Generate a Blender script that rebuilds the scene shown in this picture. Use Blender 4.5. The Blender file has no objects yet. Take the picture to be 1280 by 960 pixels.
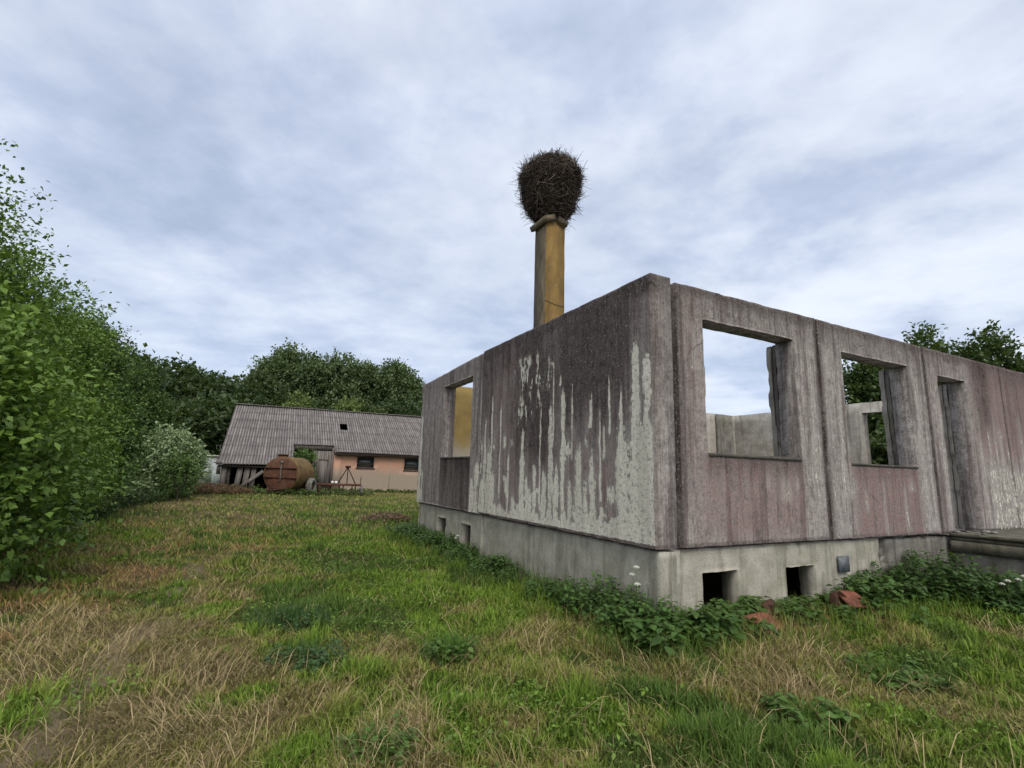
import bpy, math
import numpy as np
from mathutils import Matrix, Vector
R_ = np.random.default_rng(7)
SC = bpy.context.scene
CAMZ = 1.5
# ------------------------------------------------------------------ camera
F_PX, PITCH, ROLL, YAW = 636.54, 0.173784, 0.0270442, 0.475745
_f = np.array([0, math.cos(PITCH), math.sin(PITCH)]); _u0 = np.array([0, -math.sin(PITCH), math.cos(PITCH)]); _r0 = np.array([1., 0, 0])
RI = _r0*math.cos(ROLL)+_u0*math.sin(ROLL); UP = -_r0*math.sin(ROLL)+_u0*math.cos(ROLL)
cam = bpy.data.cameras.new('camera'); camo = bpy.data.objects.new('camera', cam); SC.collection.objects.link(camo)
cam.sensor_width = 36; cam.lens = F_PX/1280*36; cam.clip_end = 3000; cam.clip_start = .05
camo.matrix_world = Matrix(((RI[0], UP[0], -_f[0], 0), (RI[1], UP[1], -_f[1], 0), (RI[2], UP[2], -_f[2], CAMZ), (0, 0, 0, 1)))
SC.camera = camo
# ------------------------------------------------------------------ node helper
class NT:
    def __init__(s, tree): s.t = tree; s.n = tree.nodes; s.l = tree.links
    def link(s, a, b): s.l.new(a, b)
    def put(s, inp, v):
        if v is None: return
        if hasattr(v, 'is_output'): s.l.new(v, inp)
        else:
            if inp.type == 'RGBA' and not isinstance(v, (int, float)) and len(v) == 3: v = (*v, 1)
            if inp.type == 'RGBA' and isinstance(v, (int, float)): v = (v, v, v, 1)
            inp.default_value = v
    def math(s, op, a, b=None, c=None, clamp=False):
        n = s.n.new('ShaderNodeMath'); n.operation = op; n.use_clamp = clamp
        s.put(n.inputs[0], a); s.put(n.inputs[1], b)
        if c is not None: s.put(n.inputs[2], c)
        return n.outputs[0]
    def vmath(s, op, a, b=None):
        n = s.n.new('ShaderNodeVectorMath'); n.operation = op; s.put(n.inputs[0], a); s.put(n.inputs[1], b); return n.outputs[0]
    def mix(s, f, a, b, mode='MIX'):
        n = s.n.new('ShaderNodeMix'); n.data_type = 'RGBA'; n.blend_type = mode
        s.put(n.inputs[0], f); s.put(n.inputs[6], a); s.put(n.inputs[7], b); return n.outputs[2]
    def noise(s, vec, scale=5, detail=4, rough=.55, dist=0):
        n = s.n.new('ShaderNodeTexNoise'); s.put(n.inputs['Vector'], vec)
        for k, v in (('Scale', scale), ('Detail', detail), ('Roughness', rough), ('Distortion', dist)): n.inputs[k].default_value = v
        return n.outputs['Fac']
    def ramp(s, f, *st):
        n = s.n.new('ShaderNodeValToRGB'); e = n.color_ramp.elements
        while len(e) < len(st): e.new(.5)
        for i, (p, c) in enumerate(st):
            e[i].position = p; e[i].color = (c, c, c, 1) if isinstance(c, (int, float)) else (*c, 1)
        s.put(n.inputs[0], f); return n.outputs[0]
    def mapv(s, vec, scale=(1, 1, 1), loc=(0, 0, 0), rot=(0, 0, 0)):
        n = s.n.new('ShaderNodeMapping'); s.put(n.inputs[0], vec); n.inputs[1].default_value = loc; n.inputs[2].default_value = rot; n.inputs[3].default_value = scale
        return n.outputs[0]
    def obj(s): return s.n.new('ShaderNodeTexCoord').outputs['Object']
    def attr(s, name):
        n = s.n.new('ShaderNodeAttribute'); n.attribute_name = name; return n.outputs['Color']
    def sep(s, v):
        n = s.n.new('ShaderNodeSeparateXYZ'); s.put(n.inputs[0], v); return n.outputs
# ------------------------------------------------------------------ world: Nishita sky under a layer of cloud
W = bpy.data.worlds.new('World'); SC.world = W; W.use_nodes = True
t = NT(W.node_tree); t.n.clear()
out = t.n.new('ShaderNodeOutputWorld'); bg = t.n.new('ShaderNodeBackground')
SUN_EL, SUN_AZ = math.radians(52), math.radians(165)      # azimuth clockwise from +Y
sky = t.n.new('ShaderNodeTexSky'); sky.sky_type = 'NISHITA'; sky.sun_disc = False
sky.sun_elevation = SUN_EL; sky.sun_rotation = SUN_AZ; sky.air_density = 1; sky.dust_density = 1.5
gen = t.n.new('ShaderNodeTexCoord').outputs['Generated']
sx, sy, sz = t.sep(gen)
zc = t.math('MAXIMUM', sz, 0.0); den = t.math('ADD', zc, .16)
cv = t.n.new('ShaderNodeCombineXYZ'); t.link(t.math('DIVIDE', sx, den), cv.inputs[0]); t.link(t.math('DIVIDE', sy, den), cv.inputs[1])
cvec = t.mapv(cv.outputs[0], (1., 1.05, 1), (3.1, 1.7, 0), (0, 0, math.radians(28)))
n1 = t.noise(cvec, 1.45, 8, .55, .12); n2 = t.noise(cvec, 4.6, 8, .6, .15); n3 = t.noise(cvec, .5, 3, .5, 0)
m = t.math('ADD', t.math('MULTIPLY', n1, .50), t.math('MULTIPLY', n2, .27)); m = t.math('ADD', m, t.math('MULTIPLY', n3, .23))
cloud = t.ramp(m, (.37, (3.7, 4.4, 5.8)), (.45, (4.6, 5.25, 6.7)), (.51, (5.5, 6.1, 7.35)), (.61, (6.8, 7.3, 8.2)))
thin = t.ramp(t.noise(t.mapv(cvec, (1, 1, 1), (9, 4, 0)), 1.6, 5, .5, .3), (.42, .0), (.62, .22))
hz = t.math('POWER', t.math('SUBTRACT', 1, zc, clamp=True), 5)
cloud = t.mix(t.math('MULTIPLY', hz, .45), cloud, (5.1, 6.6, 9.0))
full = t.mix(thin, cloud, sky.outputs[0])
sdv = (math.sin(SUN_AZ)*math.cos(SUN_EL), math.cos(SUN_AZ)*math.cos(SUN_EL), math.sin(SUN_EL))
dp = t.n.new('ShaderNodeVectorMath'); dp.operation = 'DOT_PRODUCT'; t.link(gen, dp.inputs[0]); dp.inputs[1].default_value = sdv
dq = t.n.new('ShaderNodeVectorMath'); dq.operation = 'DOT_PRODUCT'; t.link(gen, dq.inputs[0]); dq.inputs[1].default_value = (.50, .78, .38)
br_ = t.math('MULTIPLY', t.math('POWER', t.math('MAXIMUM', dq.outputs['Value'], 0), 7), t.ramp(n1, (.42, .0), (.62, .65)))
full = t.mix(br_, full, (7.2, 7.75, 8.6))
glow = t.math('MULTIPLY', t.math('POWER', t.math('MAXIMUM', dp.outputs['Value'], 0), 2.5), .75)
full = t.mix(glow, full, (15.5, 14.2, 12.4))            # warm glow added to the unseen sky round the sun, brightening the light
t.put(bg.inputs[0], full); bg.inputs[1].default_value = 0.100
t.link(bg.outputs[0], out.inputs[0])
sun = bpy.data.lights.new('sun', 'SUN'); sun.energy = 1.5; sun.angle = math.radians(28); sun.color = (1, .96, .9)
suno = bpy.data.objects.new('sun', sun); SC.collection.objects.link(suno)
sd = Vector((math.sin(SUN_AZ)*math.cos(SUN_EL), math.cos(SUN_AZ)*math.cos(SUN_EL), math.sin(SUN_EL)))
suno.rotation_euler = sd.to_track_quat('Z', 'Y').to_euler()
vs = SC.view_settings; vs.view_transform = 'Standard'; vs.look = 'None'; vs.exposure = .33; vs.gamma = 1
SC.cycles.max_bounces = 6; SC.cycles.diffuse_bounces = 3; SC.cycles.transparent_max_bounces = 6
# ------------------------------------------------------------------ numpy value noise
_tab = np.random.default_rng(3).random((256, 256))
def vnoise(x, y, seed=0):
    x = np.asarray(x, float)+seed*17.31; y = np.asarray(y, float)+seed*9.77
    xi = np.floor(x).astype(int); yi = np.floor(y).astype(int); fx = x-xi; fy = y-yi
    fx = fx*fx*(3-2*fx); fy = fy*fy*(3-2*fy)
    g = lambda a, b: _tab[a % 256, b % 256]
    return (g(xi, yi)*(1-fx)+g(xi+1, yi)*fx)*(1-fy)+(g(xi, yi+1)*(1-fx)+g(xi+1, yi+1)*fx)*fy
def fbm(x, y, o=4, seed=0):
    s = 0; a = .5; n = 0
    for k in range(o): s = s+a*vnoise(x*2**k, y*2**k, seed+k); n += a; a *= .5
    return s/n
def sst(a, b, x):
    q = np.clip((x-a)/(b-a), 0, 1); return q*q*(3-2*q)
# ------------------------------------------------------------------ objects
def tag(o, label=None, cat=None, group=None, kind=None):
    for k, v in (('label', label), ('category', cat), ('group', group), ('kind', kind)):
        if v: o[k] = v
    return o
def empty(name, loc=(0, 0, 0), rz=0):
    o = bpy.data.objects.new(name, None); SC.collection.objects.link(o); o.location = loc; o.rotation_euler = (0, 0, rz); return o
def mobj(name, V, F, mats, parent=None, smooth=False, attr=None, midx=None):
    """V (n,3); F list of arrays (k,3)/(k,4) or list of tuples"""
    me = bpy.data.meshes.new(name); V = np.asarray(V, np.float32)
    if isinstance(F, np.ndarray): F = [F]
    if len(F) and isinstance(F[0], np.ndarray):
        F = [f for f in F if len(f)]
        li = np.concatenate([f.ravel() for f in F]).astype(np.int32)
        tot = np.concatenate([np.full(len(f), f.shape[1]) for f in F]).astype(np.int32)
    else:
        li = np.array([i for f in F for i in f], np.int32); tot = np.array([len(f) for f in F], np.int32)
    st = np.concatenate([[0], np.cumsum(tot)[:-1]]).astype(np.int32)
    me.vertices.add(len(V)); me.vertices.foreach_set('co', V.ravel())
    me.loops.add(len(li)); me.loops.foreach_set('vertex_index', li)
    me.polygons.add(len(tot)); me.polygons.foreach_set('loop_start', st); me.polygons.foreach_set('loop_total', tot)
    if smooth: me.polygons.foreach_set('use_smooth', np.ones(len(tot), bool))
    if not isinstance(mats, (list, tuple)): mats = [mats]
    for m_ in mats: me.materials.append(m_)
    if midx is not None: me.polygons.foreach_set('material_index', np.asarray(midx, np.int32))
    me.update(calc_edges=True)
    if attr is not None:
        a = me.color_attributes.new('Col', 'FLOAT_COLOR', 'POINT')
        c = np.ones((len(V), 4), np.float32); c[:, :3] = attr; a.data.foreach_set('color', c.ravel())
    o = bpy.data.objects.new(name, me); SC.collection.objects.link(o)
    if parent: o.parent = parent
    return o
class MB:
    """collects faces of one mesh"""
    def __init__(s): s.V = []; s.F = []; s.n = 0
    def add(s, V, F):
        s.V.append(np.asarray(V, float)); s.F += [tuple(int(i)+s.n for i in f) for f in F]; s.n += len(V); return s
    def box(s, a, b, jit=0, M=None):
        (x0, y0, z0), (x1, y1, z1) = a, b
        V = np.array([(x, y, z) for z in (z0, z1) for y in (y0, y1) for x in (x0, x1)], float)
        if jit: V += R_.normal(0, jit, V.shape)
        if M is not None: V = np.array([tuple(M @ Vector(v)) for v in V])
        return s.add(V, [(0, 2, 3, 1), (4, 5, 7, 6), (0, 1, 5, 4), (2, 6, 7, 3), (0, 4, 6, 2), (1, 3, 7, 5)])
    def beam(s, p, q, w, h=None, up=(0, 0, 1)):
        h = h or w; p = Vector(p); q = Vector(q); d = (q-p); L = d.length; d.normalize(); upv = Vector(up)
        if abs(d.dot(upv)) > .95: upv = Vector((1, 0, 0))
        a = d.cross(upv).normalized(); b = a.cross(d)
        V = [tuple(c+a*sx*w/2+b*sy*h/2) for c in (p, q) for sx, sy in ((-1, -1), (1, -1), (1, 1), (-1, 1))]
        return s.add(V, [(0, 1, 2, 3), (7, 6, 5, 4), (0, 4, 5, 1), (1, 5, 6, 2), (2, 6, 7, 3), (3, 7, 4, 0)])
    def tube(s, pts, rad, n=8, caps=True):
        pts = [Vector(p) for p in pts]; m = len(pts)
        if isinstance(rad, (int, float)): rad = [rad]*m
        V = []; ref = Vector((.13, .2, .97))
        for i, p in enumerate(pts):
            d = (pts[min(i+1, m-1)]-pts[max(i-1, 0)]).normalized()
            r0 = ref if abs(d.dot(ref)) < .95 else Vector((1, 0, 0))
            a = d.cross(r0).normalized(); b = a.cross(d)
            for k in range(n):
                th = 2*math.pi*k/n; V.append(tuple(p+(a*math.cos(th)+b*math.sin(th))*rad[i]))
        F = [(i*n+k, i*n+(k+1) % n, (i+1)*n+(k+1) % n, (i+1)*n+k) for i in range(m-1) for k in range(n)]
        if caps: F += [tuple(range(n))[::-1], tuple((m-1)*n+k for k in range(n))]
        return s.add(V, F)
    def lathe(s, prof, axis='z', n=28, c=(0, 0, 0)):
        """prof: (r, h) list"""
        V = []
        for r, h in prof:
            for k in range(n):
                th = 2*math.pi*k/n; a, b = r*math.cos(th), r*math.sin(th)
                V.append({'z': (a, b, h), 'y': (a, h, b), 'x': (h, a, b)}[axis])
        V = np.array(V)+np.array(c); m = len(prof)
        F = [(i*n+k, i*n+(k+1) % n, (i+1)*n+(k+1) % n, (i+1)*n+k) for i in range(m-1) for k in range(n)]
        if prof[0][0] > 1e-4: F.append(tuple(range(n)))
        if prof[-1][0] > 1e-4: F.append(tuple((m-1)*n+k for k in range(n)))
        return s.add(V, F)
    def build(s, name, mat, parent=None, smooth=False):
        return mobj(name, np.concatenate(s.V), s.F, mat, parent, smooth)
# ------------------------------------------------------------------ materials
def mat(name, fn, rough=.9, spec=.25):
    m_ = bpy.data.materials.new(name); m_.use_nodes = True; t = NT(m_.node_tree); b = t.n['Principled BSDF']
    b.inputs['Roughness'].default_value = rough; b.inputs['Specular IOR Level'].default_value = spec
    r = fn(t, b)
    return m_
def bump(t, b, h, dist=.01, st=1.):
    n = t.n.new('ShaderNodeBump'); t.put(n.inputs['Height'], h); n.inputs['Distance'].default_value = dist; n.inputs['Strength'].default_value = st
    t.link(n.outputs[0], b.inputs['Normal'])
def f_panel(t, b):
    """painted prefab wall: attribute R = bare white render, G = black algae stain plus shade painted into joints and bottom edges, B = red paint left"""
    o = t.obj(); r, g, bl = t.sep(t.attr('Col'))
    fine = t.noise(o, 30, 6, .8); mid = t.noise(o, 8, 7, .75); big = t.noise(o, 1.3, 5, .65)
    st1 = t.noise(t.mapv(o, (22, 22, 1.1)), 1.6, 7, .70, .2); st2 = t.noise(t.mapv(o, (6, 6, .35)), 1.3, 6, .65, .3)
    base = t.ramp(t.math('ADD', t.math('MULTIPLY', mid, .6), t.math('MULTIPLY', fine, .4)), (.39, (.105, .094, .090)), (.50, (.255, .234, .226)), (.60, (.43, .41, .395)))
    base = t.mix(t.math('MULTIPLY', t.ramp(st1, (.48, 0), (.60, 1)), .55), base, (.46, .44, .415))
    base = t.mix(t.math('MULTIPLY', t.ramp(st2, (.50, 0), (.60, 1)), .75), base, (.105, .088, .085))
    red = t.mix(fine, (.115, .050, .050), (.30, .185, .180))
    rm = t.math('MULTIPLY', bl, t.ramp(t.math('ADD', t.math('MULTIPLY', mid, .5), t.math('MULTIPLY', st1, .5)), (.42, .12), (.56, 1)))
    base = t.mix(t.math('MULTIPLY', rm, .85), base, red)
    pale = t.math('MULTIPLY', t.ramp(r, (.05, 0), (.5, .75)), t.ramp(st1, (.36, .15), (.58, 1)))
    base = t.mix(pale, base, (.40, .385, .365))
    dm = t.math('MULTIPLY', g, t.ramp(t.math('ADD', t.math('MULTIPLY', mid, .55), t.math('MULTIPLY', st1, .45)), (.36, .38), (.50, 1)))
    dm = t.math('MAXIMUM', dm, t.ramp(g, (.90, 0), (.97, 1)))  # highest G turns fully black: painted shade of the open joints
    base = t.mix(t.math('MULTIPLY', dm, .96), base, t.mix(fine, (.016, .012, .012), (.070, .050, .047)))
    wn = t.math('ADD', t.math('MULTIPLY', t.noise(o, 13, 7, .75), .6), t.math('MULTIPLY', t.noise(t.mapv(o, (16, 16, 2.2)), 1.6, 6, .7), .6))
    e = t.math('ADD', r, t.math('MULTIPLY', t.math('SUBTRACT', wn, .6), 2.3))
    wm = t.ramp(e, (.50, 0), (.57, 1))
    white = t.mix(big, (.58, .55, .47), (.82, .79, .71)); white = t.mix(t.math('MULTIPLY', t.ramp(st2, (.45, 0), (.62, 1)), .35), white, (.33, .32, .27))
    white = t.mix(t.ramp(t.noise(o, 18, 6, .8), (.40, .85), (.47, 0)), white, (.27, .235, .225))
    base = t.mix(wm, base, white)
    specks = t.ramp(t.noise(o, 36, 4, .8), (.58, 0), (.64, 1))
    base = t.mix(t.math('MULTIPLY', specks, t.math('ADD', t.math('MULTIPLY', g, .35), .34)), base, (.50, .48, .45))
    blot = t.math('MULTIPLY', t.ramp(t.noise(t.mapv(o, (1, 1, .6), (7, 2, 1)), 11, 7, .8), (.53, 0), (.58, 1)), t.math('MULTIPLY', g, .75))
    base = t.mix(t.math('MULTIPLY', blot, t.math('SUBTRACT', 1, wm)), base, (.02, .016, .016))
    dk = t.ramp(t.noise(t.mapv(o, (1, 1, 1), (3, 3, 3)), 30, 4, .85), (.56, 0), (.62, 1))
    base = t.mix(t.math('MULTIPLY', dk, .55), base, (.05, .044, .042))
    vc = t.n.new('ShaderNodeTexVoronoi'); vc.feature = 'DISTANCE_TO_EDGE'
    wv = t.n.new('ShaderNodeMix'); wv.data_type = 'VECTOR'; wv.inputs[0].default_value = .3
    nz = t.n.new('ShaderNodeTexNoise'); t.link(o, nz.inputs['Vector']); nz.inputs['Scale'].default_value = 3.2; nz.inputs['Detail'].default_value = 7
    t.link(o, wv.inputs[4]); t.link(nz.outputs['Color'], wv.inputs[5]); t.link(wv.outputs[1], vc.inputs['Vector']); vc.inputs['Scale'].default_value = .8
    cr = t.ramp(vc.outputs['Distance'], (.0, 1), (.0035, 0))
    cr = t.math('MULTIPLY', cr, t.ramp(t.noise(o, .9, 2), (.56, 0), (.62, .6)))
    base = t.mix(cr, base, (.06, .055, .05))
    t.put(b.inputs['Base Color'], base)
    h = t.math('ADD', t.math('MULTIPLY', fine, .45), t.math('MULTIPLY', mid, .8)); h = t.math('ADD', h, t.math('MULTIPLY', wm, -.5)); h = t.math('SUBTRACT', h, cr)
    bump(t, b, h, .014, 1)
def f_conc(c0, c1, stain=.5):
    def f(t, b):
        o = t.obj(); mid = t.noise(o, 4.5, 7, .68); fine = t.noise(o, 50, 4, .7); st = t.noise(t.mapv(o, (6, 6, .5)), 1.5, 5, .6)
        c = t.mix(t.ramp(mid, (.3, 0), (.7, 1)), c0, c1)
        c = t.mix(t.math('MULTIPLY', t.ramp(st, (.5, 0), (.68, 1)), stain), c, tuple(x*.38 for x in c0))
        c = t.mix(t.math('MULTIPLY', t.ramp(t.noise(o, 38, 3, .8), (.56, 0), (.66, 1)), .4), c, tuple(x*.35 for x in c0))
        c = t.mix(t.math('MULTIPLY', t.ramp(t.noise(o, 1.7, 4, .6), (.5, 0), (.7, 1)), .35), c, (.16, .16, .09))
        t.put(b.inputs['Base Color'], c)
        bump(t, b, t.math('ADD', t.math('MULTIPLY', fine, .3), mid), .018, .9)
    return f
def f_simple(c0, c1, sc=6, stretch=(1, 1, 1), bd=.006, lo=.35, hi=.65):
    def f(t, b):
        o = t.obj(); n_ = t.noise(t.mapv(o, stretch), sc, 6, .65); c = t.mix(t.ramp(n_, (lo, 0), (hi, 1)), c0, c1)
        f_ = t.noise(o, sc*7, 3, .7); c = t.mix(t.math('MULTIPLY', t.ramp(f_, (.5, 0), (.65, 1)), .4), c, tuple(x*.5 for x in c0))
        t.put(b.inputs['Base Color'], c); bump(t, b, t.math('ADD', n_, t.math('MULTIPLY', f_, .3)), bd, .8)
    return f
def f_leaf(trans=.3, gain=1.):
    def f(t, b):
        c = t.attr('Col'); t.put(b.inputs['Base Color'], c)
        tr = t.n.new('ShaderNodeBsdfTranslucent'); t.put(tr.inputs[0], t.mix(.5, c, (.16, .24, .03), 'MIX'))
        mx = t.n.new('ShaderNodeMixShader'); mx.inputs[0].default_value = trans
        t.link(b.outputs[0], mx.inputs[1]); t.link(tr.outputs[0], mx.inputs[2]); t.link(mx.outputs[0], t.n['Material Output'].inputs[0])
    return f
M = {}
M['panel'] = mat('weathered painted concrete', f_panel, .92, .15)
M['plinth'] = mat('plinth concrete', f_conc((.27, .26, .22), (.48, .46, .40), .6))
M['inner'] = mat('bare concrete', f_conc((.24, .225, .20), (.45, .43, .39), .55))
M['rubble'] = mat('broken concrete', f_conc((.10, .095, .085), (.26, .25, .23), .7))
M['darkslab'] = mat('damp mossy slab', f_conc((.045, .043, .034), (.16, .15, .12), .8))
M['sill'] = mat('dark sill', f_conc((.05, .047, .043), (.13, .12, .11), .5))
def f_yellow(t, b):
    o = t.obj(); n_ = t.noise(t.mapv(o, (1, 1, .4)), 3, 6, .65); z = t.sep(o)[2]
    c = t.mix(t.ramp(n_, (.35, 0), (.65, 1)), (.17, .108, .038), (.31, .20, .07))
    c = t.mix(t.math('MULTIPLY', t.ramp(t.noise(t.mapv(o, (8, 8, .8)), 1.2, 5, .6), (.5, 0), (.7, 1)), .5), c, (.16, .11, .05))
    c = t.mix(t.math('MULTIPLY', t.ramp(t.noise(o, 14, 6, .8), (.52, 0), (.62, 1)), .6), c, (.15, .125, .09)); c = t.mix(t.ramp(t.noise(o, 5, 6, .75), (.60, 0), (.66, .8)), c, (.30, .27, .22))
    t.put(b.inputs['Base Color'], c); bump(t, b, n_, .01, .7)
M['yellow'] = mat('flaking yellow paint', f_yellow, .9, .15)
M['chimside'] = mat('grey-brown chimney side', f_simple((.085, .07, .05), (.20, .165, .115), 3, (2, 2, .5)))  # darker and greyer than the yellow faces; also on the cap slabs
def f_yl(t, b):
    o = t.obj(); z = t.sep(o)[2]; n_ = t.noise(o, 2.5, 6, .65)
    yl = t.mix(t.ramp(n_, (.35, 0), (.65, 1)), (.19, .14, .055), (.27, .20, .08)); gr = t.mix(n_, (.25, .23, .18), (.42, .39, .32))
    k = t.ramp(t.math('ADD', z, t.math('MULTIPLY', t.math('SUBTRACT', n_, .5), 1.2)), (.0, 0), (1., 1))
    k = t.ramp(t.math('DIVIDE', t.math('ADD', z, t.math('MULTIPLY', n_, 1.6)), 4), (.66, 0), (.80, 1))
    t.put(b.inputs['Base Color'], t.mix(k, gr, yl)); bump(t, b, n_, .01, .7)
M['yellow_wall'] = mat('yellow inner wall', f_yl, .9, .15)
M['wood'] = mat('grey weathered boards', f_simple((.085, .075, .07), (.24, .215, .20), 2.2, (5, 5, .35)))
M['darkwood'] = mat('dark old timber', f_simple((.03, .026, .023), (.095, .08, .07), 3, (3, 3, 3)))
M['rust'] = mat('rusty steel', f_simple((.05, .020, .013), (.15, .06, .035), 5, (1, 1, 1)), .8)
M['rustdark'] = mat('dark rust', f_simple((.025, .014, .01), (.095, .042, .028), 6), .8)
M['rustsheet'] = mat('red rusty sheet', f_simple((.085, .030, .02), (.23, .085, .055), 7), .75)
def f_tankend(t, b):
    o = t.obj(); z = t.sep(o)[2]; n_ = t.noise(o, 4, 6, .65); st = t.noise(t.mapv(o, (6, 6, .8)), 1.5, 5, .6)
    c = t.mix(t.ramp(n_, (.3, 0), (.7, 1)), (.045, .022, .015), (.145, .058, .038))
    c = t.mix(t.ramp(st, (.48, 0), (.66, .55)), c, (.16, .11, .055))
    c = t.mix(t.ramp(t.noise(o, 14, 4, .7), (.5, 0), (.62, .6)), c, (.045, .022, .015))
    t.put(b.inputs['Base Color'], c); bump(t, b, n_, .01, .6)
M['tankend'] = mat('rusted tank end', f_tankend, .75)
def f_tank(t, b):
    o = t.obj(); z = t.sep(o)[2]; n_ = t.noise(o, 3, 6, .65); st = t.noise(t.mapv(o, (3, 3, .8)), 1.8, 5, .6)
    c = t.mix(t.ramp(n_, (.35, 0), (.65, 1)), (.085, .055, .022), (.19, .125, .045))
    k = t.ramp(t.math('ADD', z, t.math('MULTIPLY', st, .6)), (.25, 0), (.75, 1))
    c = t.mix(k, t.mix(st, (.20, .20, .13), (.12, .075, .04)), c)
    c = t.mix(t.ramp(t.noise(o, 12, 4, .7), (.53, 0), (.64, .65)), c, (.07, .03, .017))
    t.put(b.inputs['Base Color'], c); bump(t, b, n_, .008, .6)
M['tank'] = mat('mossy painted tank', f_tank, .8)
M['tyre'] = mat('dusty tyre', f_simple((.10, .095, .085), (.24, .235, .215), 9))
M['white'] = mat('dirty white', f_simple((.5, .5, .48), (.75, .75, .72), 6))
M['greybox'] = mat('pale grey painted metal', f_simple((.28, .32, .33), (.46, .51, .52), 4))
M['plate'] = mat('blue grey enamel plate', f_simple((.085, .095, .11), (.16, .175, .195), 12), .5)
M['black'] = mat('dark interior', f_simple((.008, .008, .008), (.02, .02, .018), 4))
M['glass'] = mat('dark dusty pane', lambda t, b: t.put(b.inputs['Base Color'], (.03, .04, .04)), .2, .5)
def f_roof(t, b):
    o = t.obj(); x, y, z = t.sep(o)
    n_ = t.noise(o, .9, 6, .7); st = t.noise(t.mapv(o, (3.3, .25, .25)), 2.0, 5, .65); fi = t.noise(o, 9, 4, .75)
    c = t.mix(t.ramp(n_, (.3, 0), (.7, 1)), (.125, .115, .115), (.215, .20, .20))
    c = t.mix(t.math('MULTIPLY', t.ramp(st, (.47, 0), (.62, 1)), .6), c, (.34, .32, .31))
    c = t.mix(t.math('MULTIPLY', t.ramp(fi, (.48, 0), (.62, 1)), .5), c, (.09, .08, .075))
    a = t.sep(t.attr('Col'))
    c = t.mix(t.math('MULTIPLY', a[0], .8), c, (.055, .047, .044))   # darker colour in the valleys
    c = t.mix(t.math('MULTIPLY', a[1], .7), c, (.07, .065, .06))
    t.put(b.inputs['Base Color'], c)
M['roof'] = mat('asbestos cement sheets', f_roof, .95, .1)
def f_plaster(t, b):
    o = t.obj(); z = t.sep(o)[2]; n_ = t.noise(o, 1.2, 6, .65); f = t.noise(o, 7, 5, .7)
    or_ = t.mix(f, (.38, .21, .145), (.50, .30, .215)); gr = t.mix(f, (.25, .20, .16), (.37, .31, .25))
    k = t.ramp(t.math('ADD', t.math('DIVIDE', z, 3), t.math('MULTIPLY', t.math('SUBTRACT', n_, .5), .35)), (.38, 0), (.60, 1))
    c = t.mix(k, gr, or_); c = t.mix(t.math('MULTIPLY', t.ramp(t.noise(t.mapv(o, (4, 4, .4)), 1.3, 5, .6), (.5, 0), (.7, 1)), .3), c, (.30, .25, .21))
    t.put(b.inputs['Base Color'], c); bump(t, b, f, .01, .5)
M['plaster'] = mat('faded orange plaster', f_plaster, .95, .1)
M['bark'] = mat('bark', f_simple((.06, .05, .04), (.17, .15, .12), 5, (3, 3, .6)))
M['palebark'] = mat('pale bark', f_simple((.16, .155, .13), (.34, .33, .29), 5, (3, 3, .6)))
M['twig'] = mat('nest twigs', lambda t, b: t.put(b.inputs['Base Color'], t.attr('Col')), .95, .1)
M['leaf'] = mat('leaves', f_leaf(.22), .55, .35)
M['grass'] = mat('grass blades', f_leaf(.22), .7, .2)
M['petal'] = mat('petals', lambda t, b: t.put(b.inputs['Base Color'], (.50, .52, .44)), .8)
# ------------------------------------------------------------------ ground
YAWC, YAWS = math.cos(YAW), math.sin(YAW)          # building axes: t = (cos, sin), s = (-sin, cos)
C0 = np.array([1.480311, 5.285471])
def to_ts(x, y):
    dx, dy = x-C0[0], y-C0[1]; return dx*YAWC+dy*YAWS, -dx*YAWS+dy*YAWC
def from_ts(t_, s_): return C0[0]+t_*YAWC-s_*YAWS, C0[1]+t_*YAWS+s_*YAWC
BR = math.atan2(.41, .912); BC, BS = math.cos(BR), math.sin(BR)
def to_uv(x, y): return x*BC+y*BS, -x*BS+y*BC
def from_uv(u, v): return u*BC-v*BS, u*BS+v*BC
def gz(x, y):
    x = np.asarray(x, float); y = np.asarray(y, float)
    r = np.hypot(x, y); tt, ss = to_ts(x, y)
    z = (fbm(x*.35, y*.35, 3, 5)-.5)*.16*sst(60, 20, r)+(fbm(x*1.7, y*1.7, 3, 8)-.5)*.085*sst(30, 8, r)
    z = z+.05*np.exp(-((ss/1.2)**2))*0
    mound = np.exp(-(((tt-5.6)/1.8)**2+((ss+1.1)/.9)**2))*.12; z = z+mound
    z = z+.10*np.exp(-(((x+3.6)/1.0)**2+((y-15.6)/1.6)**2))+.16*np.exp(-(((x+15.5)/2.6)**2+((y-26.5)/1.4)**2))
    # wheel rut of the old track on the left
    return z
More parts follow.
